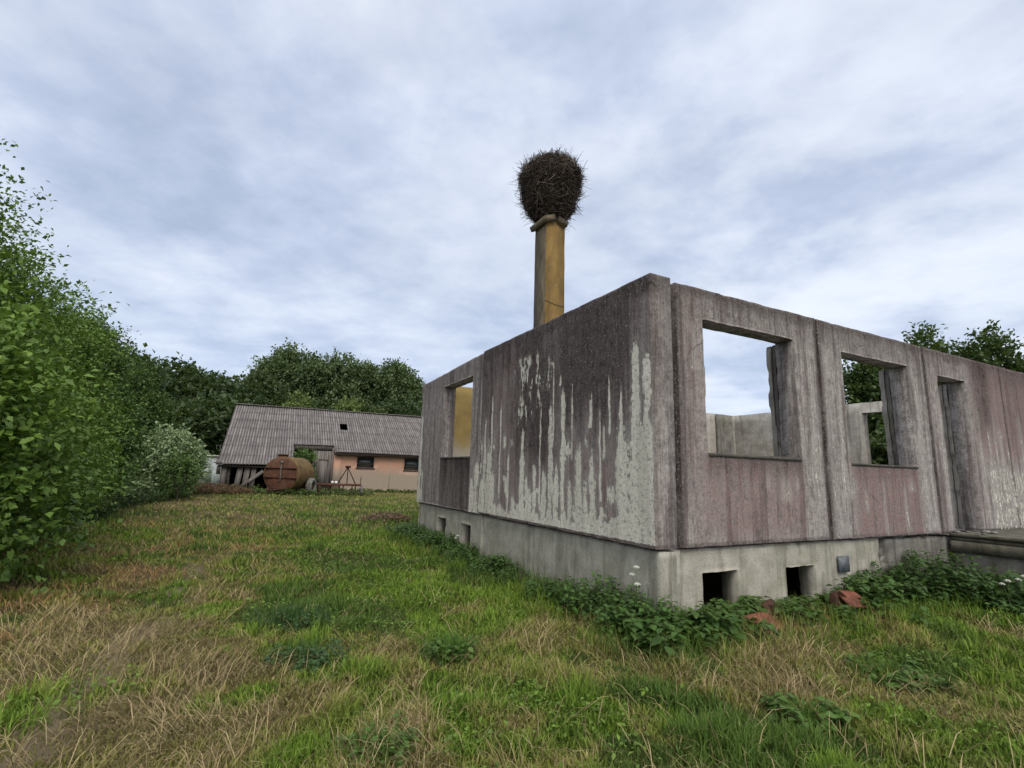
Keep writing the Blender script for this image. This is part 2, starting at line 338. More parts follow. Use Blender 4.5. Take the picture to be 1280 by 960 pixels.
# patches of colour on the ground: (x, y, rx, ry, dryness, weight)   dryness 1 = straw, 0 = lush green
PXB = [(120,800,130,90,.85,1),(60,900,120,60,.8,.9),(230,860,90,90,.75,.8),(30,775,70,30,1.0,1),(100,740,90,22,.9,.8),(200,700,130,28,.75,1.2),(330,760,70,60,.65,.6),
 (370,740,55,40,.05,1.2),(375,810,50,50,.1,1.2),(440,700,80,30,.08,1.2),(480,725,80,40,.08,1.4),(440,670,60,16,.25,.8),(470,805,45,20,.95,1),(560,830,60,20,.6,.6),
 (490,930,70,40,.85,1),(460,900,45,25,.1,1.2),(600,920,80,40,.6,.6),(560,770,70,35,.2,1.),(660,790,90,30,.45,.6),(720,840,90,30,.6,.7),(780,900,110,40,.3,.8),(900,920,120,50,.12,1.2),
 (980,850,55,40,.95,1.3),(1050,900,45,35,.95,1),(1100,790,90,18,.95,1.2),(1010,800,60,20,.85,1),(1200,800,90,40,.15,1.2),(1240,880,70,60,.6,.7),(1150,850,60,30,.5,.7),(1120,930,80,40,.45,.7),(880,870,60,20,.75,.8),
 (640,720,50,20,.3,1),(560,700,50,18,.35,.8),(350,640,130,9,.6,.9),(460,630,90,8,.6,.7),(250,655,110,14,.75,1.1),(480,618,60,5,.9,.7),(230,630,80,9,.95,1),(140,660,60,14,.5,.8),(330,690,60,14,.45,.7),(300,720,60,16,.6,.7)]
def ray_ground(px, py, z=-1.5):
    d = _f*F_PX+RI*(px-640)-UP*(py-480); return d*(z/d[2])
BL = []
for px, py, rx, ry, dr_, w_ in PXB:
    a = ray_ground(px, py); b1 = ray_ground(px+rx, py); b2 = ray_ground(px, py-ry*.7)
    BL.append((a[0], a[1], max(.2, np.hypot(*(b1-a)[:2])*.85), max(.25, np.hypot(*(b2-a)[:2])*.9), math.atan2(a[1], a[0]), dr_, w_))
def dryness(x, y):
    num = .42*.35+0*x; den_ = .35+0*x
    for bx, by, rx, ry, an, d_, w_ in BL:
        dx = x-bx; dy = y-by; ra = dx*math.cos(an)+dy*math.sin(an); rb = -dx*math.sin(an)+dy*math.cos(an)
        g = np.exp(-((ra/ry)**2+(rb/rx)**2))*w_*2; num = num+g*d_; den_ = den_+g
    d = num/den_
    d = d*.92+(fbm(x*1.3, y*1.3, 4, 21)-.5)*.9+(fbm(x*4, y*4, 3, 31)-.5)*.9
    d = d-.55*sst(.56, .68, fbm(x*2.1+30, y*2.1, 3, 51)); return np.clip(d, 0, 1)
def bare(x, y):
    """bare soil in the left wheel track"""
    u = x+3.0+.42*(y-4.2); u2 = x+1.35+.42*(y-4.2); return np.clip(np.exp(-((u/.26)**2))*sst(.24, .52, fbm(x*3, y*3, 4, 41))*sst(10, 6, y)+.5*np.exp(-((u2/.2)**2))*sst(.5, .7, fbm(x*2, y*2, 3, 42))*sst(9, 6, y), 0, 1)
def f_ground(t, b):
    o = t.obj(); d, br, far = t.sep(t.attr('Col'))
    n_ = t.noise(o, 9, 6, .7); f = t.noise(o, 60, 5, .75); g_ = t.noise(o, .6, 5, .6)
    gr = t.mix(n_, (.040, .055, .014), (.10, .13, .034)); st = t.mix(f, (.10, .075, .04), (.27, .205, .115))
    c = t.mix(t.ramp(t.math('ADD', d, t.math('MULTIPLY', t.math('SUBTRACT', n_, .5), .9)), (.35, 0), (.75, 1)), gr, st)
    c = t.mix(t.ramp(t.noise(o, 22, 4, .7), (.50, 0), (.66, .75)), c, (.035, .027, .016))
    c = t.mix(br, c, t.mix(t.math('ADD', t.math('MULTIPLY', f, .5), t.math('MULTIPLY', n_, .5)), (.20, .15, .09), (.50, .41, .28)))
    c = t.mix(far, c, t.mix(g_, (.13, .15, .045), (.26, .25, .085)))
    t.put(b.inputs['Base Color'], c); bump(t, b, t.math('ADD', n_, t.math('MULTIPLY', f, .8)), .08, 1)
M['ground'] = mat('meadow soil', f_ground, 1, .1)
rr = np.concatenate([np.arange(0, 12, .09), 12*np.power(900/12, np.linspace(0, 1, 110)[1:]), ])
th = np.concatenate([np.radians(np.linspace(20, 160, 420)), np.radians(np.linspace(160, 380, 60)[1:-1])])
RR, TH = np.meshgrid(rr, th, indexing='ij'); GX, GY = RR*np.cos(TH), RR*np.sin(TH)
GZ = gz(GX, GY); nr, na = GX.shape
idx = np.arange(nr*na).reshape(nr, na); i2 = np.roll(idx, -1, 1)
Fq = np.stack([idx[:-1], idx[1:], i2[1:], i2[:-1]], -1).reshape(-1, 4)
att = np.stack([dryness(GX, GY), bare(GX, GY), sst(30, 60, RR)], -1).reshape(-1, 3)
tag(mobj('ground', np.stack([GX, GY, GZ], -1).reshape(-1, 3), Fq, M['ground'], smooth=True, attr=att), kind='structure')
# ------------------------------------------------------------------ ruined prefab building
def breakup(a0, a1, step): return list(np.linspace(a0, a1, max(2, int(round(abs(a1-a0)/step))+1)))
def slab(name, u0, u1, z0, z1, th_, place, mat_, parent, holes=(), step=.06, paint=None, jit=.0045, chip=.5, ztop=None, both=False):
    """Solid concrete slab in (u, depth, z) with openings. holes: (u0,u1,z0,z1). place(u,d,z)->(x,y,z)."""
    us = {round(u0, 4), round(u1, 4)}; zs = {round(z0, 4), round(z1, 4)}
    for h in holes: us |= {round(h[0], 4), round(h[1], 4)}; zs |= {round(h[2], 4), round(h[3], 4)}
    def fill(s_):
        s_ = sorted(s_); o = []
        for a, b in zip(s_[:-1], s_[1:]): o += breakup(a, b, step)[:-1]
        return np.array(o+[s_[-1]])
    U, Z = fill(us), fill(zs); nu, nz = len(U), len(Z)
    uc, zc = (U[1:]+U[:-1])/2, (Z[1:]+Z[:-1])/2; solid = np.ones((nu-1, nz-1), bool)
    for h in holes: solid &= ~((uc[:, None] > h[0]) & (uc[:, None] < h[1]) & (zc[None] > h[2]) & (zc[None] < h[3]))
    UU, ZZ = np.meshgrid(U, Z, indexing='ij')
    pad = np.zeros((nu+1, nz+1), bool); pad[1:-1, 1:-1] = solid
    cnt = pad[:-1, :-1].astype(int)+pad[1:, :-1]+pad[:-1, 1:]+pad[1:, 1:]; edge = (cnt < 4) & (cnt > 0)
    rng = np.random.default_rng(abs(hash((round(u0, 2), round(z1, 2), round(th_, 2)))) % 2**31)
    nzv = fbm(UU*6+u0, ZZ*6, 3, 50)-.5; nzw = fbm(UU*6+9, ZZ*6+4, 3, 60)-.5
    chips = sst(.60, .72, fbm(UU*4.3+u0*3, ZZ*4.3, 2, 70))*chip
    dep0 = np.where(edge, chips*.02+.001, 0.)+(nzv*.004)
    un, zn = UU+np.where(edge, nzv*jit*2.4, 0), ZZ+np.where(edge, nzw*jit*2.4, 0)
    if ztop is not None:
        k = sst(0, 1, (ZZ-(z1-.35))/.35); zn = zn+k*ztop(UU)
    V = []; n0 = nu*nz
    un = np.where((UU == U[0]) | (UU == U[-1]), UU+(un-UU)*.3, un)
    P0 = place(un, dep0, zn); P1 = place(un, th_-np.where(edge, chips*.02+.003, 0), zn)
    V = np.concatenate([np.stack(P0, -1).reshape(-1, 3), np.stack(P1, -1).reshape(-1, 3)])
    id_ = np.arange(n0).reshape(nu, nz); F = []
    I, J = np.nonzero(solid)
    q = np.stack([id_[I, J], id_[I+1, J], id_[I+1, J+1], id_[I, J+1]], -1); F.append(q); F.append(q[:, ::-1]+n0)
    for di, dj, a, b in ((-1, 0, (0, 0), (0, 1)), (1, 0, (1, 0), (1, 1)), (0, -1, (0, 0), (1, 0)), (0, 1, (0, 1), (1, 1))):
        nb = ~pad[I+1+di, J+1+dj]; ii, jj = I[nb], J[nb]
        A = id_[ii+a[0], jj+a[1]]; B = id_[ii+b[0], jj+b[1]]; F.append(np.stack([A, B, B+n0, A+n0], -1))
    attr = np.zeros((len(V), 3))
    if paint:
        w_, d_, r_ = paint(UU, ZZ); a_ = np.stack([w_, d_, r_], -1).reshape(-1, 3); attr[:n0] = a_
        attr[n0:] = a_*[.2, .5, .1]
    return mobj(name, V, F, mat_, parent, attr=attr)
bld = empty('ruined_house', (C0[0], C0[1], 0), YAW)
tag(bld, 'roofless unfinished concrete house with stained mauve walls and empty window openings', 'ruined house')
ZB, ZT = 0.79, 3.69                                   # panel bottom / top
PL = lambda u, d, z: (d+0*u, u+0*d, z+0*u)              # left facade: plane x=0, thickness to +x
PR = lambda u, d, z: (u+0*d, d+0*u, z+0*u)              # right facade: plane y=0
def drip(U, Z, u, zt_, zb_, w, wob=.02, soft=.6):
    """white vertical run"""
    uu = u+(fbm(Z*3+u*7, Z*0+u*3, 3, 2)-.5)*3*wob; ww = w*(.35+1.5*fbm(Z*4.5+u*13, Z*0+5, 3, 4))*(.72+.3*sst(zt_, zb_, Z))
    taper = sst(zb_-.05, zb_+.05, Z)*sst(zt_+.02, zt_-.35, Z)
    return np.clip(1.15-np.abs(U-uu)/(ww*1.9+1e-3), 0, 1)*taper
def jd(U, Z, *edges):  # dark top band and joint stain, with gap and bottom-edge shade painted in
    d = np.maximum(.75*sst(2.66, 2.9, Z+.1*fbm(U*5, Z, 2, 6)), .95*sst(.035, .015, Z))
    for e in edges: d = np.maximum(d, 1.05*np.exp(-((U-e-.02*(vnoise(Z*3, Z*0, 3)-.5))/.035)**2)*(.65+.6*vnoise(Z*2.2+e, Z*0+e, 4)))
    return d
def paint_main(U, Z0):
    Z = Z0-ZB
    w = np.zeros_like(U)
    for a in ((.275, 2.35, 0, .055), (.09, 2.2, 0, .055), (1.71, 2.0, 0, .045), (1.087, 1.86, 1.28, .035), (2.02, 1.85, 0, .05), (2.834, 1.55, 0, .05), (1.35, 1.25, 0, .085), (1.06, 1.15, .05, .05),
              (4.03, 1.3, 0, .09), (3.86, .9, 0, .08), (3.45, 1.5, 1.1, .05), (2.45, 1.0, 0, .05), (2.62, .7, 0, .08), (2.2, .95, .0, .05), (1.55, .8, 0, .05), (1.87, 1.0, 0, .06), (4.25, .8, 0, .08), (.82, 1.5, .9, .02), (3.1, .55, .0, .06), (1.78, 2.25, 1.9, .02), (1.2, .8, 0, .05), (2.3, 1.9, .2, .018), (.52, 1.9, .9, .02), (.72, 2.1, 1.2, .015), (3.6, 2.0, .3, .02), (3.3, 1.2, .0, .025), (1.5, 2.1, .9, .015), (1.95, 2.4, 1.2, .015), (.9, 1.7, .4, .015), (3.95, 2.2, .8, .02), (4.2, 1.8, .4, .03)):
        w = np.maximum(w, drip(U, Z, *a))
    w = np.maximum(w, sst(.335, .25, U)*sst(1.45, 1.15, Z)*.98)                  # bare right hand strip
    w = np.maximum(w, sst(.72, .56, U+.16*(fbm(Z*3, Z*0, 3, 8)-.5))*sst(1.6, .9, Z)*sst(.28, .36, U+.1)*.86)
    w = np.where((U > .34) & (U < .42) & (Z > .35) & (Z < 1.3), w*.72, w)
    bt = .08+.12*(vnoise(U*3.1, U*0, 9)-.5)+.14*vnoise(U*11, U*0, 12)
    w = np.maximum(w, sst(bt+.10, bt-.06, Z)*.93)
    w = np.maximum(w, sst(.45, .7, fbm(U*9, Z*3.2, 3, 88))*sst(1.5, 2.2, U)*sst(3.4, 3.0, U)*sst(1.2, 1.6, Z)*sst(2.7, 2.4, Z)*.60)
    w = np.maximum(w, .26*sst(1.5, .3, Z)*sst(.35, .62, fbm(U*7, Z*1.6, 4, 71)))
    w = np.maximum(w, .75*sst(.64, .72, fbm(U*7.5, Z*3.0, 4, 72))*sst(1.7, .9, Z))
    w = w*sst(.0, .03, U)
    d = .8*sst(.7, 2.1, Z+.7*(fbm(U*2.2, U*0+3, 3, 15)-.5)+.35*(fbm(U*9, Z, 3, 19)-.5))*(.62+.5*fbm(U*1.2, Z*.6, 3, 24))
    d = d*(1-.75*np.exp(-((U-3.6)/.45)**2)*sst(2.6, 2.2, Z))*(1-.6*sst(.45, .15, U))
    d = np.maximum(d, np.exp(-((U-2.55)/.75)**2)*sst(.35, 1.5, Z+.5*(fbm(U*6, U*0, 3, 63)-.5))*1.05*(.6+.6*fbm(U*4, Z*2, 3, 61))); d = np.maximum(d, np.exp(-((U-1.15+.25*(fbm(Z*2, Z*0, 3, 6)-.5))/.85)**2)*sst(.75, 2.0, Z+.8*(fbm(U*7, U*0, 3, 64)-.5))*1.25*(.7+.5*fbm(U*5, Z*1.5, 3, 62)))
    d = np.maximum(d, .9*sst(2.62, 2.86, Z+.12*fbm(U*6, Z, 2, 5)))
    d = np.maximum(d, .6*sst(.06, .0, np.abs(U-4.40)))
    r = .3+.6*sst(1.7, .4, Z)*np.exp(-((U-1.2)/.9)**2)+.5*np.exp(-((U-3.3)/.7)**2)+.5*(fbm(U*2, Z*.8, 3, 29)-.5)
    d = d*(1.05+1.3*(fbm(U*14, Z*.9, 4, 77)-.45)); lip = sst(.035, .015, Z); return np.clip(w*(1-lip), 0, 1), np.maximum(np.clip(d, 0, .89), .95*lip), np.clip(r, 0, 1)  # lip: shadow line painted along the bottom edge
def paint_win(U, Z0):
    Z = Z0-ZB; w = np.zeros_like(U)
    for a in ((4.56, 1.1, 0, .08), (4.75, .8, 0, .07), (7.92, 2.2, 0, .08), (7.7, .9, 0, .06)): w = np.maximum(w, drip(U, Z, *a)*.9)
    inw = (U > 4.85) & (U < 6.5) & (Z < 1.02)
    d = np.where(inw, .62+.3*sst(.2, .9, Z), .12+.25*sst(2.1, 2.7, Z)); d = d*(.6+.7*fbm(U*5, Z*.7, 3, 33))
    return np.clip(w*np.where(inw, .4, 1), 0, 1), np.clip(d, 0, 1), .15+0*U
def paint_r1(U, Z0):
    Z = Z0-ZB; w = np.zeros_like(U)
    for a in ((2.1, .95, .45, .05), (2.3, .9, .6, .05), (2.72, 2.7, 0.1, .05), (.5, .5, .0, .03), (1.5, .75, .6, .04), (1.47, .33, .2, .03), (.86, .25, .02, .05), (1.75, .98, .6, .025), (.6, 2.6, 1.9, .03)): w = np.maximum(w, drip(U, Z, *a)*.46)
    below = sst(.6, .9, U)*sst(2.55, 2.3, U)*sst(1.02, .95, Z)
    d = .30*sst(2.3, 2.75, Z)+.5*sst(.62, .95, Z)*below; d = np.maximum(d, .65*np.exp(-((U-.40)/.09)**2)*sst(.1, 1., Z))
    r = .12+.75*below*sst(-.1, .25, Z)*(.55+.8*fbm(U*3, Z*2, 3, 55))+.35*np.exp(-((U-.6)/.2)**2)
    return w, np.clip(np.maximum(d*(.6+.7*fbm(U*4, Z, 3, 35)), jd(U, Z, .36, 2.90)), 0, 1), np.clip(r, 0, 1)
def paint_r2(U, Z0):
    Z = Z0-ZB; w = np.zeros_like(U)
    for a in ((3.05, 2.7, 0, .05), (3.3, 2.5, .0, .04), (3.45, .95, .5, .06), (4.2, .95, 0, .035), (4.75, .9, .0, .03), (4.95, .95, .6, .05), (5.35, 2.4, 0, .05), (5.55, 1.6, 0, .05), (3.75, .8, .3, .03)): w = np.maximum(w, drip(U, Z, *a)*.46)
    below = sst(3.35, 3.65, U)*sst(5.3, 5.0, U)*sst(1.02, .95, Z)
    d = .35*sst(2.3, 2.75, Z)+.2*below*sst(.6, .9, Z); d = np.maximum(d, .6*np.exp(-((U-2.98)/.06)**2))
    r = .1+1.0*below*(.55+.8*fbm(U*3, Z*2, 3, 56))
    return w, np.clip(np.maximum(d*(.6+.7*fbm(U*4, Z, 3, 36)), jd(U, Z, 2.95, 5.66)), 0, 1), np.clip(r, 0, 1)
def paint_r3(U, Z0):
    Z = Z0-ZB; w = np.zeros_like(U)
    for a in ((7.3, 2.3, 0, .05), (7.62, 1.9, 0, .06), (7.85, 2.2, 0, .04), (8.05, 1.9, 0, .08), (8.3, 1.6, 0, .06), (8.9, 2.2, 0, .06), (9.4, 2.2, 0, .1), (9.9, 1.7, 0, .1), (10.5, 2.2, 0, .1), (6.0, 1.9, 0.1, .04)): w = np.maximum(w, drip(U, Z, *a)*.46)
    w = np.maximum(w, sst(1.15, .95, Z+.15*(vnoise(U*3, Z*3, 5)-.5))*sst(7.3, 7.5, U)*.50)
    d = .3*sst(2.3, 2.8, Z)+.75*sst(1.25, 2.0, Z)*np.exp(-((U-7.55)/.35)**2)+.3*sst(1., 2., Z)*sst(8, 8.6, U)
    r = .2+.75*sst(1.0, 1.4, Z)*sst(7.0, 7.4, U)
    return w, np.clip(np.maximum(d*(.55+.8*fbm(U*5, Z, 3, 37)), jd(U, Z, 5.71, 8.35)), 0, 1), np.clip(r, 0, 1)
def paint_end(U, Z0): return 0*U, .3+.3*fbm(U*3, Z0*2, 3, 44), 0*U
slab('wall_panel', 0.0, 4.40, ZB, ZT+.02, .30, PL, M['panel'], bld, step=.022, paint=paint_main)['label'] = 'large windowless wall panel with black stains and white peeled streaks'
slab('wall_panel', 4.44, 8.04, ZB, ZT, .28, PL, M['panel'], bld, holes=[(4.87, 6.48, ZB+1.0, ZB+2.54)], step=.035, paint=paint_win, ztop=lambda u: -.11*(u-4.44)/3.6)['label'] = 'wall panel facing the yard with one window opening, grey below it'
slab('wall_panel', 0.372, 2.915, ZB, ZT-.015, .26, PR, M['panel'], bld, holes=[(.79, 2.42, ZB+.985, ZB+2.52)], step=.025, paint=paint_r1)['label'] = 'wall panel next to the corner with a square window opening'
slab('wall_panel', 2.945, 5.665, ZB, ZT-.02, .26, PR, M['panel'], bld, holes=[(3.46, 5.17, ZB+.965, ZB+2.50)], step=.028, paint=paint_r2)['label'] = 'wall panel with window opening and dark red paint under it'
slab('wall_panel', 5.70, 8.36, ZB-.02, ZT-.02, .26, PR, M['panel'], bld, holes=[(6.08, 7.0, ZB-.02, ZB+2.46)], step=.03, paint=paint_r3)['label'] = 'wall panel with a narrow doorway'
slab('wall_panel', 8.39, 11.5, ZB-.02, ZT-.02, .26, PR, M['panel'], bld, step=.05, paint=paint_r3)['label'] = 'far wall panel beyond the doorway at the photo edge'
# plinth (slightly set back), with vent holes
slab('plinth', 0.0, 4.28, -.4, ZB-.03, .22, lambda u, d, z: (d+.06+0*u, u, z), M['plinth'], bld, step=.06, jit=.012, chip=1)
slab('plinth', 4.33, 8.0, -.4, ZB-.03, .22, lambda u, d, z: (d+.06+0*u, u, z), M['plinth'], bld, holes=[(6.16, 6.66, .08, .55), (4.84, 5.32, .10, .55)], step=.06, jit=.012, chip=1)
slab('plinth', .37, 4.05, -.4, ZB-.03, .22, lambda u, d, z: (u, d+.055+0*u, z), M['plinth'], bld, holes=[(.69, 1.235, .0, .51), (2.06, 2.62, .08, .49)], step=.05, jit=.014, chip=1)
slab('plinth', 4.22, 5.72, -.4, ZB-.05, .22, lambda u, d, z: (u, d+.05+0*u, z), M['rubble'], bld, step=.06, jit=.03, chip=1.5)
mb = MB()
for k in range(5): mb.box((4.0+.05*k, .07+.01*k, .2+.09*k), (4.2+.04*k, .22, .34+.09*k), .02)
mb.build('broken_block', M['rubble'], bld)
mb = MB(); mb.box((.062, .012, -.3), (.335, .2, ZB-.035), .002)
mb.build('corner_post', M['plinth'], bld)
mb = MB()
for (x_, y_, z_, a) in ((.17, .035, .66, .085), (.23, .05, .69, .06), (.30, .045, .66, .05), (.16, .05, .735, .05)): mb.box((x_-a, y_, z_-a*.6), (x_+a*.7, y_+.12, z_+a*.5), .012)
mb.build('broken_mortar', M['plinth'], bld)
# joints: recessed mortar strips between panels
mb = MB(); mb.box((.08, 4.38, ZB), (.2, 4.46, ZT-.03)); mb.build('joint_mortar', M['darkslab'], bld)
for bx_ in (((2.90, .035, ZB), (2.96, .2, ZT-.05), .003), ((5.65, .05, ZB), (5.71, .2, ZT-.05), .003), ((8.35, .02, ZB), (8.40, .2, ZT-.05), .002)): MB().box(*bx_).build('joint_mortar', M['rubble'], bld)
slab('plinth', 5.73, 11.5, -.4, ZB-.05, .22, lambda u, d, z: (u, d+.03+0*u, z), M['rubble'], bld, step=.12, jit=.01, chip=1)
# inner walls (back and end)
slab('end_wall', .28, 11.19, ZB, ZT-.02, .24, lambda u, d, z: (u, 8.30-.26+d, z), M['inner'], bld, step=.25, jit=.008)
slab('yellow_wall', .32, 6.5, ZB+.02, ZT-.045, .05, lambda u, d, z: (u, 8.30-.31+d, z), M['yellow_wall'], bld, step=.25, jit=.004)['label'] = 'inner wall face painted yellow, seen through the left window opening'
slab('back_wall', .3, 8.28, ZB, ZT-.02, .26, lambda u, d, z: (11.2+d, u, z), M['inner'], bld, holes=[(3.12, 3.92, ZB+.2, 3.39), (.9, 1.8, ZB+.9, 3.3)], step=.2, jit=.008)
slab('back_post', 10.22, 10.95, ZB, ZT-.04, .10, lambda u, d, z: (u, 7.93+d, z), M['rubble'], bld, step=.2, jit=.01)
slab('floor_slab', .3, 11.3, .3, 8.0, .14, lambda u, d, z: (u, z, .62+d), M['inner'], bld, step=.6)
mb = MB(); mb.box((.30, .27, -.3), (11.3, .32, .61)); mb.box((.27, .32, -.3), (.30, 8.0, .61)); 
# inner leaf of the sandwich panels, seen as ragged reveals
def reveal(x0, x1, y, w, z0, z1, mt, jit):
    return slab('reveal_strip', z0, z1, y, y+w, x1-x0, lambda u, d, z: (x0+d+0*u, z, u), mt, bld, step=.05, jit=jit, chip=1.6)
reveal(2.42, 2.52, .262, .04, ZB+1.0, ZB+2.5, M['rubble'], .01); reveal(2.43, 2.53, .335, .07, ZB+1.0, ZB+2.5, M['inner'], .008)
reveal(5.16, 5.26, .262, .05, ZB+.98, ZB+2.5, M['rubble'], .02); reveal(5.15, 5.28, .325, .07, ZB+.98, ZB+2.5, M['inner'], .012)
reveal(6.98, 7.06, .262, .05, ZB, ZB+2.44, M['inner'], .02); reveal(6.97, 7.1, .325, .09, ZB, ZB+2.44, M['inner'], .014)
for a, b, z_ in ((.77, 2.44, ZB+.985), (3.44, 5.19, ZB+.965)):
    m2 = MB(); m2.box((a+.03, -.012, z_-.028), (b-.03, .27, z_+.006), .003); m2.build('window_sill', M['sill'], bld)
m2 = MB(); m2.box((-.012, 4.89, ZB+.975), (.26, 6.46, ZB+1.006), .003); m2.build('window_sill', M['sill'], bld)
# small blue plate on the plinth
m2 = MB(); m2.box((3.055, .012, .38), (3.27, .034, .575), .002); m2.build('plate', M['plate'], bld)
# porch landing beside the doorway
slab('porch_slab', 5.80, 10.5, -2.9, -.02, .05, lambda u, d, z: (u, z, .80-d), M['darkslab'], bld, step=.035, jit=.03, chip=1)
slab('porch_slab', 5.83, 10.5, -2.86, -.02, .05, lambda u, d, z: (u, z, .742-d), M['darkslab'], bld, step=.045, jit=.035, chip=1)
slab('porch_slab', 5.79, 10.5, -2.9, -.02, .15, lambda u, d, z: (u, z, .688-d), M['darkslab'], bld, step=.03, jit=.03, chip=1)
slab('porch_wall', -2.8, -.03, -.3, .535, .2, lambda u, d, z: (5.86+d, u, z), M['rubble'], bld, step=.1, jit=.02)
slab('porch_wall', 6.08, 10.4, -.3, .535, .2, lambda u, d, z: (u, -2.78+d, z), M['rubble'], bld, step=.15, jit=.02)
for k in range(12):
    a = R_.uniform(5.85, 6.9); y_ = R_.uniform(-.9, -.06); w_ = R_.uniform(.03, .08)
    MB().lathe([(0, 0), (w_*.8, .003), (w_, w_*.3), (w_*.5, w_*.62), (0, w_*.66)], 'z', 6, (a, y_, .80)).build('rubble_lump', M['rubble'], bld)
# ------------------------------------------------------------------ chimney with stork nest
CX, CY = from_ts(2.42, 6.28); a_ = .57
ch = empty('chimney_stack', (CX, CY, 0), YAW); tag(ch, 'tall square yellow chimney rising behind the concrete wall, carrying a nest', 'chimney')
V = []; F = []; n_ = 26; mi = []
zz = np.linspace(.76, 7.86, n_)
for i, z in enumerate(zz):
    w = a_*(1-.03*(z/7.9)); off = (a_-w)/2
    for (x_, y_) in ((0, 0), (1, 0), (1, 1), (0, 1)): V.append((off+x_*w+R_.normal(0, .003), off+y_*w+R_.normal(0, .003), z))
for i in range(n_-1):
    for k in range(4): F.append((i*4+k, i*4+(k+1) % 4, (i+1)*4+(k+1) % 4, (i+1)*4+k)); mi.append(0 if k != 3 else 1)
F += [(3, 2, 1, 0), tuple((n_-1)*4+k for k in range(4))]; mi += [0, 0]
mobj('shaft', V, F, [M['yellow'], M['chimside']], ch, midx=mi)
for p_, q_ in (((.0, -.002, 5.73), (.29, -.002, 5.66)), ((.29, -.002, 5.66), (.565, -.002, 5.64)), ((.003, .0, 5.73), (.003, .16, 5.52)), ((.003, .16, 5.52), (.004, .30, 5.28))):
    MB().beam(p_, q_, .006, .010, (0, 1, 0)).build('crack', M['sill'], ch)
for (b0, b1, ang, px, pz) in (((-.38, -.37, -.04), (-.04, .37, .09), -24, .26, 7.95), ((.05, -.35, -.07), (.35, .36, .07), 24, .28, 7.97)):
    Mx = Matrix.Translation((px, .27, pz)) @ Matrix.Rotation(math.radians(ang), 4, 'Y'); MB().box(b0, b1, .003, Mx).build('cap_slab', M['chimside'], ch)
m2 = MB(); m2.box((.01, .01, 7.861), (.54, .54, 8.06), .003); m2.build('cap', M['sill'], ch)
nx, ny = CX+.5*a_*(YAWC-YAWS), CY+.5*a_*(YAWS+YAWC)
nest = empty('stork_nest', (nx, ny, 8.06)); tag(nest, 'big dark stork nest of woven twigs balanced on top of the chimney', 'nest')
PROF = np.array([(0, .32), (.12, .50), (.35, .60), (.62, .70), (.95, .77), (1.2, .79), (1.4, .70), (1.52, .5), (1.58, .1)])
def nr_(z): return np.interp(z, PROF[:, 0], PROF[:, 1])
zz = np.linspace(.0, 1.58, 22); aa = np.linspace(0, 2*math.pi, 36, endpoint=False); ZZ, AA = np.meshgrid(zz, aa, indexing='ij')
rad = nr_(ZZ)*(.80+.30*(fbm(AA*3, ZZ*4, 3, 3)-.5)*2); id_ = np.arange(22*36).reshape(22, 36); i2 = np.roll(id_, -1, 1)
V = np.stack([rad*np.cos(AA), rad*np.sin(AA), ZZ], -1).reshape(-1, 3)
mobj('core', V, [np.stack([id_[:-1], i2[:-1], i2[1:], id_[1:]], -1).reshape(-1, 4), id_[-1][None], id_[0][::-1][None]], M['twig'], nest, attr=np.tile((.018, .014, .012), (len(V), 1)))
def sticks(P, D, L, r, col):
    """3-sided bent rods; P centre, D unit direction"""
    n = len(P); a = np.cross(D, R_.normal(size=(n, 3))); a /= np.linalg.norm(a, axis=1)[:, None]; b = np.cross(D, a)
    bend = a*(L*R_.uniform(-.10, .10, n))[:, None]; V = np.zeros((n, 9, 3))
    for k, (s_, rr_) in enumerate(((-.5, 1.), (0, .9), (.5, .45))):
        c = P+D*(L*s_)[:, None]+(bend if k == 1 else 0)
        for j in range(3):
            th_ = 2*math.pi*j/3; V[:, k*3+j] = c+(a*math.cos(th_)+b*math.sin(th_))*(r*rr_)[:, None]
    base = (np.arange(n)*9)[:, None]; Fs = []
    for k in range(2):
        for j in range(3): Fs.append(base+np.array([[k*3+j, k*3+(j+1) % 3, k*3+3+(j+1) % 3, k*3+3+j]]))
    return V.reshape(-1, 3), np.concatenate(Fs), np.repeat(col, 9, 0)
n = 5200; z = R_.uniform(0, 1.66, n); an = R_.uniform(0, 2*math.pi, n); k = R_.uniform(.80, 1.03, n)*(.78+.44*fbm(an*1.4, z*2.6, 3, 3)); r_ = nr_(z)*k
P = np.stack([r_*np.cos(an), r_*np.sin(an), z], 1); rad_ = np.stack([np.cos(an), np.sin(an), (z-1.)*.45], 1); rad_ /= np.linalg.norm(rad_, axis=1)[:, None]
D = np.cross(rad_, R_.normal(size=(n, 3))); D = D*[1, 1, .8]+rad_*R_.normal(0, .20, n)[:, None]; D /= np.linalg.norm(D, axis=1)[:, None]
c = np.array((.088, .070, .060))*R_.uniform(.2, 1.9, n)[:, None]; c[R_.random(n) < .12] *= 1.7
V, Fq, cc = sticks(P, D, R_.uniform(.25, .62, n), R_.uniform(.004, .009, n), c)
mobj('twigs', V, Fq, M['twig'], nest, attr=cc)
n = 760; z = R_.uniform(.05, 1.66, n); an = R_.uniform(0, 2*math.pi, n); r_ = nr_(z)
P = np.stack([r_*np.cos(an), r_*np.sin(an), z], 1); D = np.stack([np.cos(an), np.sin(an), R_.normal(-.05, .5, n)], 1)+R_.normal(0, .6, (n, 3)); D /= np.linalg.norm(D, axis=1)[:, None]
V, Fq, cc = sticks(P, D, R_.uniform(.25, .8, n), R_.uniform(.003, .007, n), np.tile((.05, .042, .036), (n, 1)))
mobj('loose_twigs', V, Fq, M['twig'], nest, attr=cc)
